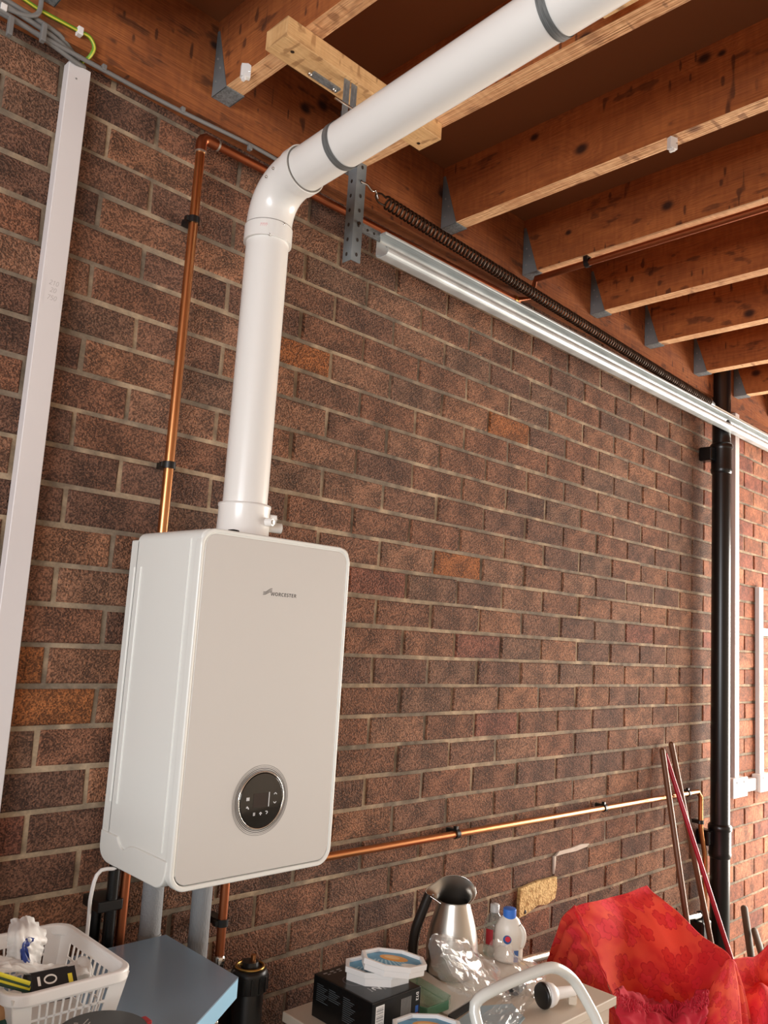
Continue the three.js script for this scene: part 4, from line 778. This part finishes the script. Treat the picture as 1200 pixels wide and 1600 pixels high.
{ // steel jug
  const b = onY(703, 1505, CT), t = thing('steel_jug', 'brushed steel jug with wide scooped spout and curved handle', 'jug');
  b.z = 0.235; b.x = onZ(706, 1480, 0.235).x;
  const top = onZ(703, 1408, 0.235).y, H = top - CT, pr = [[0, 0], [0.056, 0], [0.062, 0.006], [0.067, H * 0.25], [0.067, H * 0.42], [0.060, H * 0.64], [0.048, H * 0.86], [0.042, H * 0.97], [0.0415, H]];
  const prof = new THREE.SplineCurve(pr.slice(1).map(([r, y]) => new THREE.Vector2(r, y))).getPoints(30).map((p) => [p.x, p.y]);
  mesh('body', lathe([[0, 0], ...prof], 48).translate(b.x, CT + 0.001, b.z), M.steel, t);
  // flared mouth: a tilted rim that opens towards the room, pointed where the handle meets it
  const side = V(RIGHT.x, 0, RIGHT.z).normalize(), toCam = V(CAM.x - b.x, 0, CAM.z - b.z).normalize();
  const rimC = V(b.x, CT + H + 0.022, b.z), upT = V(0, 0.80, 0).addScaledVector(toCam, -0.60);
  const nS = 64, nR = 10, pos = [], idx = [];
  for (let j = 0; j <= nR; j++) for (let i = 0; i <= nS; i++) {
    const a = i / nS * Math.PI * 2, k = j / nR, tip = Math.pow(Math.max(0, -Math.cos(a - 0.12)), 10), A = 0.056 + 0.020 * tip, Bv = 0.042;
    const low = V(b.x, CT + H - 0.006, b.z).addScaledVector(side, 0.041 * Math.cos(a)).addScaledVector(toCam, -0.041 * Math.sin(a));
    const high = rimC.clone().addScaledVector(side, A * Math.cos(a)).addScaledVector(upT, Bv * Math.sin(a));
    const e = k * k * (3 - 2 * k) * 0.4 + k * 0.6, p = low.lerp(high, e).addScaledVector(side, -0.006 * Math.sin(k * Math.PI) * Math.cos(a)); pos.push(p.x, p.y, p.z);
  }
  for (let j = 0; j < nR; j++) for (let i = 0; i < nS; i++) { const a = j * (nS + 1) + i, d = a + nS + 1; idx.push(a, d, a + 1, a + 1, d, d + 1); }
  const g = new THREE.BufferGeometry(); g.setAttribute('position', new THREE.Float32BufferAttribute(pos, 3)); g.setIndex(idx); g.computeVertexNormals();
  const ms = M.steel.clone(); ms.side = THREE.DoubleSide;
  const mouth = mesh('mouth', g, ms, t);
  const rimPts = []; for (let i = 0; i < nS; i++) { const o = (nR * (nS + 1) + i) * 3; rimPts.push(V(pos[o], pos[o + 1], pos[o + 2])); }
  mesh('rolled_rim', new THREE.TubeGeometry(new THREE.CatmullRomCurve3(rimPts, true), 96, 0.0016, 8, true), M.chrome, mouth);
  const e = (r, y) => V(b.x, CT + y, b.z).addScaledVector(side, -r), dark = std({ color: 0x2c2622, metalness: 0.4, roughness: 0.35 });
  const path = (o) => [e(0.066 - o, H + 0.012), e(0.080 - o, H * 0.86), e(0.098 - o, H * 0.55), e(0.102 - o, H * 0.25), e(0.090 - o, 0.02), e(0.05, 0.012)];
  mesh('handle', tube(path(0), 0.0125, 50, 14), dark, t);
  mesh('handle_trim', tube(path(0.011).slice(0, 5), 0.0035, 50, 10), M.chrome, t);
}
{ // bottles
  const bz = 0.22, cb = onZ(772, 1450, bz), t = thing('clear_bottle', 'clear plastic bottle with clear cap and red and blue label', 'bottle'), top = onZ(777, 1411, bz).y, H = top - CT;
  mesh('shell', lathe([[0, 0.001], [0.026, 0.001], [0.029, 0.008], [0.029, H * 0.58], [0.026, H * 0.68], [0.013, H * 0.82], [0.0105, H * 0.87], [0.0105, H * 0.99], [0, H * 0.99]], 28).translate(cb.x, CT, bz), M.clear, t);
  mesh('cap', lathe([[0, 0.022], [0.0125, 0.021], [0.013, 0.002], [0.0115, 0]], 20).translate(cb.x, CT + H - 0.022, bz), phys({ color: 0xf0f0f0, roughness: 0.25, transmission: 0.5, thickness: 0 }), t);
  for (const [nm, c, a0, w] of [['red_label', 0xb8323c, -1.75, 0.75], ['blue_label', 0x1f5f9c, -0.75, 0.6]]) mesh(nm, new THREE.CylinderGeometry(0.0294, 0.0294, H * 0.30, 10, 1, true, a0, w).translate(cb.x, CT + H * 0.40, bz), std({ color: c, roughness: 0.5, side: THREE.DoubleSide }), t);
  const mz = 0.27, mb = onZ(795, 1465, mz), m = thing('milk_bottle', 'white plastic bottle with blue cap and round red and blue badge', 'bottle'), mt = onZ(794, 1419, mz).y, h = mt - CT;
  const body = lathe([[0, 0.001], [0.035, 0.001], [0.039, 0.008], [0.039, h * 0.50], [0.037, h * 0.64], [0.027, h * 0.79], [0.0155, h * 0.86], [0.0155, h * 0.90], [0, h * 0.90]], 32).scale(1, 1, 0.8);
  mesh('body', body.rotateY(-0.8).translate(mb.x, CT, mz), M.milk, m);
  const cap = mesh('cap', lathe([[0, 0.026], [0.0165, 0.025], [0.018, 0.022], [0.018, 0]], 28).translate(mb.x, CT + h - 0.026, mz), M.blueCap, m);
  mesh('cap_ring', new THREE.TorusGeometry(0.0168, 0.0018, 6, 28).rotateX(Math.PI / 2).translate(mb.x, CT + h - 0.031, mz), M.milk, cap);
  const toCam = V(CAM.x - mb.x, 0, CAM.z - mz).normalize(), sd = V(toCam.z, 0, -toCam.x);
  const hp = (s, y, out) => V(mb.x, CT + y, mz).addScaledVector(sd, s).addScaledVector(toCam, out);
  mesh('grip', bent([hp(0.028, h * 0.70, 0.008), hp(0.041, h * 0.60, 0.008), hp(0.041, h * 0.40, 0.008), hp(0.034, h * 0.30, 0.010)], 0.015, 0.0065, 30, 10), M.milk, m);
  const badge = canvasTex(128, 128, (x) => { x.fillStyle = '#f0ece2'; x.fillRect(0, 0, 128, 128); x.fillStyle = '#2c5fa5'; x.beginPath(); x.arc(64, 64, 58, 0, 7); x.fill(); x.fillStyle = '#e0374a'; x.beginPath(); x.arc(72, 56, 38, 0, 7); x.fill(); });
  const bd = new THREE.CircleGeometry(0.0125, 28); bd.rotateY(Math.atan2(toCam.x, toCam.z)).translate(...hp(-0.004, h * 0.46, 0.0322).toArray());
  mesh('badge', bd, std({ map: badge, roughness: 0.4 }), m);
  const lb = new THREE.PlaneGeometry(0.014, 0.03); lb.rotateY(Math.atan2(toCam.x, toCam.z) + 0.5).translate(...hp(0.021, h * 0.16, 0.0285).toArray());
  mesh('side_label', lb, std({ color: 0x4f74b4, roughness: 0.5 }), m);
}
{ // black box with print
  const TOP = 0.62, a = onY(490, 1521, TOP), f = onY(581.7, 1567.5, TOP), r = onY(660, 1541.7, TOP);
  const x0 = (a.x + f.x) / 2, x1 = r.x, z0 = a.z, z1 = (f.z + r.z) / 2, y0 = CT + 0.0005, w = x1 - x0, d = z1 - z0, h = TOP - y0;
  const t = thing('cardboard_box', 'glossy black printed cardboard box carrying two white tubs', 'box');
  const black = std({ color: 0x121212, roughness: 0.3 });
  mesh('carton', box(x0, x1, y0, TOP, z0, z1, 0.002), black, t);
  const topArt = canvasTex(512, 512, (x, W, H) => { x.fillStyle = '#161514'; x.fillRect(0, 0, W, H); x.fillStyle = '#f2f0ee'; x.font = 'bold 96px sans-serif'; x.save(); x.translate(150, 400); x.rotate(-1.4); x.fillText('2', 0, 80); x.font = '22px sans-serif'; x.fillText('hours', -6, -6); x.fillText('years', -6, 108); x.restore(); x.strokeStyle = '#8a7f86'; x.lineWidth = 4; x.beginPath(); x.ellipse(150, 220, 80, 70, 0, 0, 7); x.stroke(); x.fillStyle = '#9d9895'; for (let k = 0; k < 3; k++) { x.fillRect(40 + k * 70, 30, 40, 12); x.fillRect(60 + k * 60, 56, 30, 8); } });
  mesh('top_print', new THREE.PlaneGeometry(w - 0.006, d - 0.006).rotateX(-Math.PI / 2).translate((x0 + x1) / 2, TOP + 0.0004, (z0 + z1) / 2), std({ map: topArt, roughness: 0.3 }), t);
  const frontArt = canvasTex(512, 320, (x, W, H) => { x.fillStyle = '#121212'; x.fillRect(0, 0, W, H); x.fillStyle = '#f0efec'; x.fillRect(26, 22, 90, 260); x.fillStyle = '#222'; for (let k = 0; k < 22; k++) x.fillRect(34, 34 + k * 11, 74, 2 + (k * 7) % 5); x.fillStyle = '#a9a7a4'; for (let k = 0; k < 9; k++) x.fillRect(300 + k * 13, 34, 5, 180); x.save(); x.translate(486, 20); x.rotate(Math.PI / 2); x.fillStyle = '#f4f4f4'; x.font = 'bold 40px sans-serif'; x.fillText('DT2', 0, 20); x.restore(); x.fillStyle = '#2a5aa8'; x.fillRect(462, 130, 34, 54); x.fillStyle = '#c23b4a'; x.fillRect(462, 190, 34, 12); });
  mesh('front_print', new THREE.PlaneGeometry(w - 0.005, h - 0.006).translate((x0 + x1) / 2, (y0 + TOP) / 2, z1 + 0.0004), std({ map: frontArt, roughness: 0.3 }), t);
  const sideArt = canvasTex(512, 256, (x, W, H) => { x.fillStyle = '#101010'; x.fillRect(0, 0, W, H); x.fillStyle = '#5d6468'; for (const [c, n] of [[30, 9], [140, 6], [270, 12]]) for (let k = 0; k < n; k++) x.fillRect(c, 40 + k * 13, 60 + (k * 37) % 50, 4); x.fillStyle = '#e8e8e8'; x.fillRect(400, 210, 44, 44); });
  mesh('side_print', new THREE.PlaneGeometry(d - 0.005, h - 0.006).rotateY(-Math.PI / 2).translate(x0 - 0.0004, (y0 + TOP) / 2, (z0 + z1) / 2), std({ map: sideArt, roughness: 0.3 }), t);
  // octagonal tubs with printed lids
  const lidArt = canvasTex(256, 256, (x, W, H) => { x.fillStyle = '#5d9cbf'; x.fillRect(0, 0, W, H); x.strokeStyle = '#a8d2e4'; x.lineWidth = 7; for (let k = 0; k < 9; k++) { x.beginPath(); x.moveTo(20 + k * 24, 220); x.lineTo(60 + k * 12, 130); x.stroke(); } x.fillStyle = '#e8a552'; x.beginPath(); x.ellipse(132, 96, 54, 40, 0.3, 0, 7); x.fill(); x.fillStyle = '#f0c586'; x.beginPath(); x.ellipse(126, 90, 30, 20, 0.3, 0, 7); x.fill(); x.fillStyle = '#e9f0ee'; x.beginPath(); x.ellipse(190, 176, 40, 26, 0.2, 0, 7); x.fill(); x.fillStyle = '#3f6f90'; x.fillRect(40, 40, 60, 9); });
  const lidMat = std({ map: lidArt, roughness: 0.35 });
  const oct = (rx, rz, k) => { const a = []; for (let i = 0; i < 8; i++) { const q = (i + 0.5) / 8 * Math.PI * 2; a.push(new THREE.Vector2(Math.cos(q) * rx * k, Math.sin(q) * rz * k)); } return new THREE.Shape(a); };
  const tub = (label, c, rx, rz, h, rot) => {
    const t = thing('plastic_tub', label, 'tub', 'white octagonal tubs'), g = new THREE.Group();
    const parts = [];
    const put = (name, geo, mat) => { geo.applyMatrix4(new THREE.Matrix4().compose(c, new THREE.Quaternion().setFromEuler(rot), V(1, 1, 1))); mesh(name, geo, mat, t); };
    put('side', extr(oct(rx, rz, 0.95), h - 0.008, 0.001, 1).rotateX(-Math.PI / 2), M.tubWhite);
    const rim = oct(rx, rz, 1.0); rim.holes.push(oct(rx, rz, 0.88));
    put('rim', extr(rim, 0.010, 0.0012, 1).rotateX(-Math.PI / 2).translate(0, h - 0.009, 0), M.tubWhite);
    const lg = new THREE.ShapeGeometry(oct(rx, rz, 0.89)), p = lg.attributes.position, uv = lg.attributes.uv; for (let i = 0; i < p.count; i++) uv.setXY(i, p.getX(i) / (2 * rx) + 0.5, p.getY(i) / (2 * rz) + 0.5);
    put('printed_lid', lg.rotateX(-Math.PI / 2).translate(0, h - 0.005, 0), lidMat);
  };
  const c1 = onY(590, 1519, TOP + 0.012); c1.y = TOP + 0.0012;
  tub('white octagonal tub resting directly on the black box', c1, 0.080, 0.058, 0.026, new THREE.Euler(0, -0.75, 0));
  const c2 = onY(614, 1503, TOP + 0.045); c2.y = TOP + 0.031;
  tub('white octagonal tub tilted on top of another tub', c2, 0.078, 0.054, 0.022, new THREE.Euler(0.02, -0.62, -0.10, 'YXZ'));
  const c3 = onY(668, 1604, CT + 0.055); c3.y = CT + 0.03;
  tub('white octagonal tub in front of the black box', c3, 0.078, 0.058, 0.026, new THREE.Euler(0, -0.7, 0));
  // papers under it
  const sheet = (name, label, pts, y, thk, mat, cat) => { const s = new THREE.Shape(pts.map(([u, v]) => { const p = onY(u, v, y); return new THREE.Vector2(p.x, -p.z); })); const t = thing(name, label, cat); mesh('sheet', new THREE.ExtrudeGeometry(s, { depth: thk, bevelEnabled: false }).rotateX(-Math.PI / 2).translate(0, y - thk, 0), mat, t); return t; };
  const bk = thing('cardboard_carton', 'plain pale flat carton under the front tub', 'carton'); mesh('carton', box(c3.x - 0.06, c3.x + 0.06, CT + 0.0005, CT + 0.0295, c3.z - 0.05, c3.z + 0.05, 0.002), M.paper, bk);
  sheet('paper_sheet', 'white instruction sheet under the glass dish', [[640, 1500], [690, 1535], [742, 1557], [700, 1583], [640, 1560]], CT + 0.006, 0.004, M.paper, 'paper');
  const pl = sheet('leaflet', 'folded leaflet with a black printed border beside the tub', [[742, 1560], [748, 1566], [708, 1592], [700, 1586]], CT + 0.0055, 0.004, std({ color: 0x242424, roughness: 0.6 }), 'leaflet');
  sheet('printed_wrapper', 'pale blue printed wrapper lying on the chest by the white tube frame', [[745, 1572], [800, 1568], [820, 1590], [790, 1625], [720, 1620], [708, 1600]], CT + 0.003, 0.0025, std({ color: 0xa9c3cf, roughness: 0.4 }), 'wrapper');
  // glass dish with green edge
  const gd = thing('glass_dish', 'rectangular glass dish with green edge behind the black box', 'dish');
  const gp = [[636, 1527], [652, 1524], [703, 1554], [700, 1562], [668, 1574], [610, 1560]].map(([u, v]) => onY(u, v, CT + 0.03)), gs = new THREE.Shape(gp.map((p) => new THREE.Vector2(p.x, -p.z)));
  const glass = phys({ color: 0xe6f2ea, roughness: 0.05, transmission: 0.92, thickness: 0, ior: 1.5 });
  mesh('base', new THREE.ExtrudeGeometry(gs, { depth: 0.004, bevelEnabled: false }).rotateX(-Math.PI / 2).translate(0, CT + 0.008, 0), glass, gd);
  const loop = [...gp, gp[0]].map((p) => V(p.x, CT + 0.02, p.z));
  const edge = [phys({ color: 0xdcebe2, roughness: 0.1, transmission: 0.85, thickness: 0 }), phys({ color: 0x84b898, roughness: 0.12, transmission: 0.6, thickness: 0 })];
  loop.slice(0, -1).forEach((p, i) => { const q = loop[i + 1], d = q.clone().sub(p), L = d.length(); mesh('rim', new RoundedBoxGeometry(L + 0.003, 0.020, 0.005, 1, 0.0015).rotateY(-Math.atan2(d.z, d.x)).translate((p.x + q.x) / 2, CT + 0.019, (p.z + q.z) / 2), edge[i === 3 || i === 4 ? 1 : 0], gd); });
}
{ // clear plastic bags
  const dbl = (m) => { const c = m.clone(); c.side = THREE.DoubleSide; return c; }, film = dbl(M.film);
  const cr = (s, a) => (u, v) => a * (Math.abs(vnoise(u * 6, v * 6, 60, 60, s) - 0.5) * 1.2 + 0.35 * Math.abs(vnoise(u * 13, v * 13, 60, 60, s + 1) - 0.5) + 0.1 * Math.abs(vnoise(u * 27, v * 27, 60, 60, s + 2) - 0.5));
  const Q = (u, v, y) => onZ(u, v, y);
  const t = thing('plastic_bag', 'crinkled clear plastic bag slumped in front of the steel jug', 'bag');
  mesh('film', net([
    [Q(676, 1462, 0.32), Q(700, 1462, 0.33), Q(725, 1474, 0.33), Q(745, 1490, 0.33), Q(765, 1506, 0.33)],
    [Q(672, 1482, 0.33), Q(698, 1478, 0.40), Q(728, 1490, 0.41), Q(752, 1508, 0.39), Q(778, 1526, 0.36)],
    [Q(680, 1510, 0.35), Q(702, 1505, 0.43), Q(732, 1512, 0.44), Q(758, 1528, 0.43), Q(786, 1540, 0.41)],
    [Q(700, 1535, 0.38), Q(718, 1532, 0.44), Q(740, 1535, 0.46), Q(764, 1545, 0.46), Q(790, 1555, 0.45)],
    [Q(725, 1550, 0.41), Q(738, 1551, 0.44), Q(752, 1552, 0.46), Q(772, 1558, 0.47), Q(795, 1568, 0.47)]], 60, 50, 0, cr(81, 0.02)), film, t);
  mesh('back_film', net([
    [Q(676, 1462, 0.318), Q(700, 1464, 0.30), Q(725, 1476, 0.29), Q(745, 1492, 0.29), Q(765, 1508, 0.30)],
    [Q(690, 1500, 0.34), Q(705, 1500, 0.32), Q(730, 1510, 0.31), Q(752, 1525, 0.31), Q(775, 1535, 0.33)],
    [Q(725, 1550, 0.41), Q(738, 1551, 0.40), Q(752, 1552, 0.40), Q(772, 1558, 0.41), Q(795, 1568, 0.46)]], 40, 30, 0, cr(84, 0.02)), film, t);
  const w = thing('plastic_bag', 'second clear bag crumpled at the foot of the milk bottle', 'bag');
  mesh('film', net([
    [Q(762, 1486, 0.34), Q(778, 1474, 0.34), Q(792, 1482, 0.34), Q(815, 1500, 0.34), Q(850, 1515, 0.34)],
    [Q(765, 1505, 0.38), Q(785, 1500, 0.41), Q(805, 1508, 0.42), Q(830, 1518, 0.41), Q(855, 1525, 0.38)],
    [Q(775, 1525, 0.42), Q(795, 1528, 0.45), Q(815, 1530, 0.46), Q(838, 1540, 0.45), Q(850, 1540, 0.42)],
    [Q(790, 1550, 0.47), Q(800, 1552, 0.48), Q(815, 1555, 0.48), Q(828, 1560, 0.47), Q(838, 1562, 0.46)]], 50, 40, 0, cr(91, 0.02)), film, w);
  const blk = thing('black_pouch', 'small black pouch inside the clear bag by the milk bottle', 'pouch'), bp = onY(806, 1530, CT + 0.03);
  mesh('pouch', new RoundedBoxGeometry(0.075, 0.03, 0.04, 3, 0.01).rotateY(0.3).translate(bp.x, CT + 0.018, bp.z), std({ color: 0x2b2c30, roughness: 0.5 }), blk);
  const tail = thing('plastic_bag', 'flattened clear bag trailing across the chest top', 'bag');
  mesh('film', net([[onY(795, 1552, CT + 0.02), onY(820, 1555, CT + 0.03), onY(845, 1545, CT + 0.02)], [onY(770, 1580, CT + 0.015), onY(800, 1582, CT + 0.03), onY(822, 1575, CT + 0.012)], [onY(735, 1608, CT + 0.012), onY(780, 1612, CT + 0.02), onY(805, 1600, CT + 0.01)]], 40, 40, 0, cr(95, 0.016)), film, tail);
}
{ // shower-head like white fitting with a black ring
  const p = onY(857, 1556, CT + 0.028), t = thing('white_fitting', 'white plastic pipe fitting with black rubber ring lying on the chest', 'fitting');
  const ax = V(0.86, 0, 0.30).normalize(), qt = new THREE.Quaternion().setFromUnitVectors(V(0, 1, 0), ax), mv = (g) => g.applyQuaternion(qt).translate(p.x, CT + 0.0305, p.z);
  mesh('body', mv(lathe([[0, -0.012], [0.026, -0.012], [0.028, 0.0], [0.024, 0.012], [0.014, 0.024], [0.012, 0.075], [0, 0.075]], 28)), M.whitePlastic, t);
  mesh('black_ring', mv(lathe([[0.0, -0.024], [0.026, -0.024], [0.0295, -0.018], [0.0295, -0.013], [0.0, -0.0125]], 28)), M.blackPlastic, t);
  const c = onY(893, 1558, CT + 0.012); mesh('card_tab', new RoundedBoxGeometry(0.05, 0.02, 0.02, 1, 0.003).rotateY(0.7).translate(c.x, CT + 0.0125, c.z), M.cream, t);
}
{ // white tubular frame
  const t = thing('tubular_frame', 'white enamelled tubular frame standing in front of the chest', 'frame');
  const dp = (u, v, d) => onD(u, v, d), pts = [dp(762, 1660, 1.62), dp(741, 1575, 1.66), dp(768, 1548, 1.68), dp(858, 1512, 1.76), dp(895, 1530, 1.80), dp(930, 1590, 1.80), dp(950, 1650, 1.78)];
  const a = pts[0].clone(), b = pts[6].clone();
  const full = [V(a.x + 0.005, FL + 0.011, a.z + 0.06), V(a.x, a.y - 0.1, a.z + 0.02), ...pts, V(b.x + 0.02, b.y - 0.1, b.z + 0.02), V(b.x + 0.03, FL + 0.011, b.z + 0.05)];
  mesh('tube', new THREE.TubeGeometry(new THREE.CatmullRomCurve3(full, false, 'catmullrom', 0.35), 160, 0.0115, 16, false), M.frameWhite, t);
  for (const q of [full[0], full[full.length - 1]]) mesh('foot', lathe([[0, 0], [0.016, 0], [0.016, 0.03], [0.0125, 0.034]], 18).translate(q.x, FL, q.z), M.blackPlastic, t);
}
// ------------------------------------------------------------------ red cloth over a chair
{
  const t = thing('red_cloth', 'red floral cotton cloth draped over a chair beside the chest', 'cloth');
  const D = (u, v, d) => onD(u, v, d), th = 0.002;
  const ridge = [D(897, 1414, 2.52), D(925, 1475, 2.42), D(950, 1540, 2.30), D(975, 1612, 2.20), D(985, 1680, 2.16)];
  const fold = (n, a, s) => (u, v) => a * Math.sin(u * n * Math.PI * 2 + 3 * vnoise(u * 3, v * 3, 30, 30, s)) * (0.15 + 0.85 * Math.min(1, v * 1.6)) + 0.012 * (vnoise(u * 5, v * 5, 50, 50, s + 3) - 0.5);
  mesh('seat_drape', net([
    [ridge[0], D(935, 1407, 2.58), D(975, 1397, 2.66), D(1011, 1383, 2.74)],
    [ridge[1], D(975, 1460, 2.58), D(1025, 1448, 2.68), D(1050, 1419, 2.64)],
    [ridge[2], D(1002, 1525, 2.52), D(1060, 1512, 2.58), D(1093, 1462, 2.52)],
    [ridge[3], D(1030, 1585, 2.38), D(1090, 1560, 2.44), D(1137, 1499, 2.38)],
    [ridge[4], D(1040, 1680, 2.25), D(1090, 1640, 2.28), D(1135, 1600, 2.30)]], 60, 60, th, (u, v) => 0.02 * (vnoise(u * 4, v * 4, 40, 40, 7) - 0.5) + 0.008 * (vnoise(u * 11, v * 11, 40, 40, 8) - 0.5)), M.cloth, t);
  mesh('side_drape', net([
    ridge,
    [D(881, 1437, 2.56), D(900, 1482, 2.47), D(925, 1548, 2.36), D(958, 1625, 2.26), D(972, 1700, 2.2)],
    [D(864, 1482, 2.61), D(887, 1532, 2.51), D(915, 1600, 2.40), D(948, 1680, 2.28), D(965, 1760, 2.22)],
    [D(846, 1535, 2.64), D(874, 1600, 2.54), D(908, 1680, 2.42), D(940, 1760, 2.30), D(960, 1830, 2.24)],
    [D(825, 1660, 2.64), D(862, 1730, 2.54), D(900, 1800, 2.42), D(935, 1860, 2.30), D(955, 1900, 2.24)]], 90, 60, th, fold(8, 0.017, 21)), M.cloth, t);
  mesh('front_flap', net([
    [D(1134, 1501, 2.372), D(1140, 1498, 2.375), D(1147, 1501, 2.38), D(1151, 1507, 2.40)],
    [D(1108, 1548, 2.34), D(1134, 1546, 2.32), D(1158, 1550, 2.36), D(1166, 1556, 2.42)],
    [D(1078, 1608, 2.30), D(1124, 1608, 2.27), D(1166, 1612, 2.32), D(1180, 1620, 2.42)],
    [D(1040, 1690, 2.25), D(1110, 1700, 2.22), D(1175, 1710, 2.28), D(1200, 1720, 2.4)]], 50, 40, th, (u, v) => 0.006 * Math.sin(u * 9) * v - (u > 0.62 ? 0.028 * v * Math.abs(Math.sin((u - 0.62) * 22)) : 0)), M.cloth, t);
  mesh('rear_fold', net([
    [D(1130, 1502, 2.42), D(1165, 1496, 2.5), D(1186, 1491, 2.56), D(1225, 1448, 2.6)],
    [D(1135, 1530, 2.46), D(1175, 1535, 2.56), D(1196, 1530, 2.6), D(1235, 1510, 2.6)],
    [D(1138, 1560, 2.46), D(1188, 1550, 2.46), D(1210, 1548, 2.46), D(1240, 1560, 2.46)],
    [D(1140, 1612, 2.42), D(1195, 1615, 2.40), D(1220, 1620, 2.38), D(1250, 1630, 2.38)],
    [D(1150, 1700, 2.42), D(1210, 1710, 2.36), D(1235, 1720, 2.36), D(1260, 1730, 2.38)]], 50, 50, th, (u, v) => 0.02 * Math.sin(u * 14 + v * 5) * v), M.cloth, t);
  const s = thing('fringed_shawl', 'crimson fringed shawl bundled on the seat of the cloth-covered chair', 'shawl');
  mesh('fabric', net([
    [D(962, 1545, 2.20), D(985, 1552, 2.27), D(1015, 1568, 2.30), D(1050, 1572, 2.32), D(1080, 1560, 2.33), D(1106, 1549, 2.32)],
    [D(968, 1562, 2.14), D(995, 1572, 2.20), D(1020, 1580, 2.22), D(1055, 1585, 2.24), D(1085, 1578, 2.26), D(1108, 1566, 2.28)],
    [D(975, 1600, 2.10), D(1005, 1606, 2.14), D(1030, 1612, 2.16), D(1060, 1612, 2.18), D(1085, 1606, 2.2), D(1100, 1590, 2.25)],
    [D(985, 1660, 2.08), D(1010, 1665, 2.10), D(1035, 1670, 2.12), D(1060, 1670, 2.14), D(1080, 1660, 2.16), D(1090, 1640, 2.2)]], 70, 40, 0.004, (u, v) => 0.03 * (vnoise(u * 9, v * 6, 90, 90, 33) - 0.5) + 0.018 * Math.abs(vnoise(u * 19, v * 12, 90, 90, 35) - 0.5) + 0.006 * Math.sin(u * 24 + v * 9)), M.shawl, s);
  const strands = [];
  for (let k = 0; k < 150; k++) { const f = rnd(), u = 962 + f * 144, v = 1547 + 24 * Math.sin(f * Math.PI) + rr(-2, 4), d = 2.125 + 0.13 * Math.sin(f * 2); strands.push(tube([D(u, v, d), D(u + rr(-5, 5), v + rr(5, 9), d - 0.012), D(u + rr(-9, 9), v + rr(12, 26), d - 0.03)], 0.0012, 8, 4)); }
  const fr = mesh('fringe', mergeGeometries(strands), std({ color: 0xcc2038, roughness: 0.9 }), s); fr.userData.kind = 'stuff';
}

renderer.render(scene, camera);
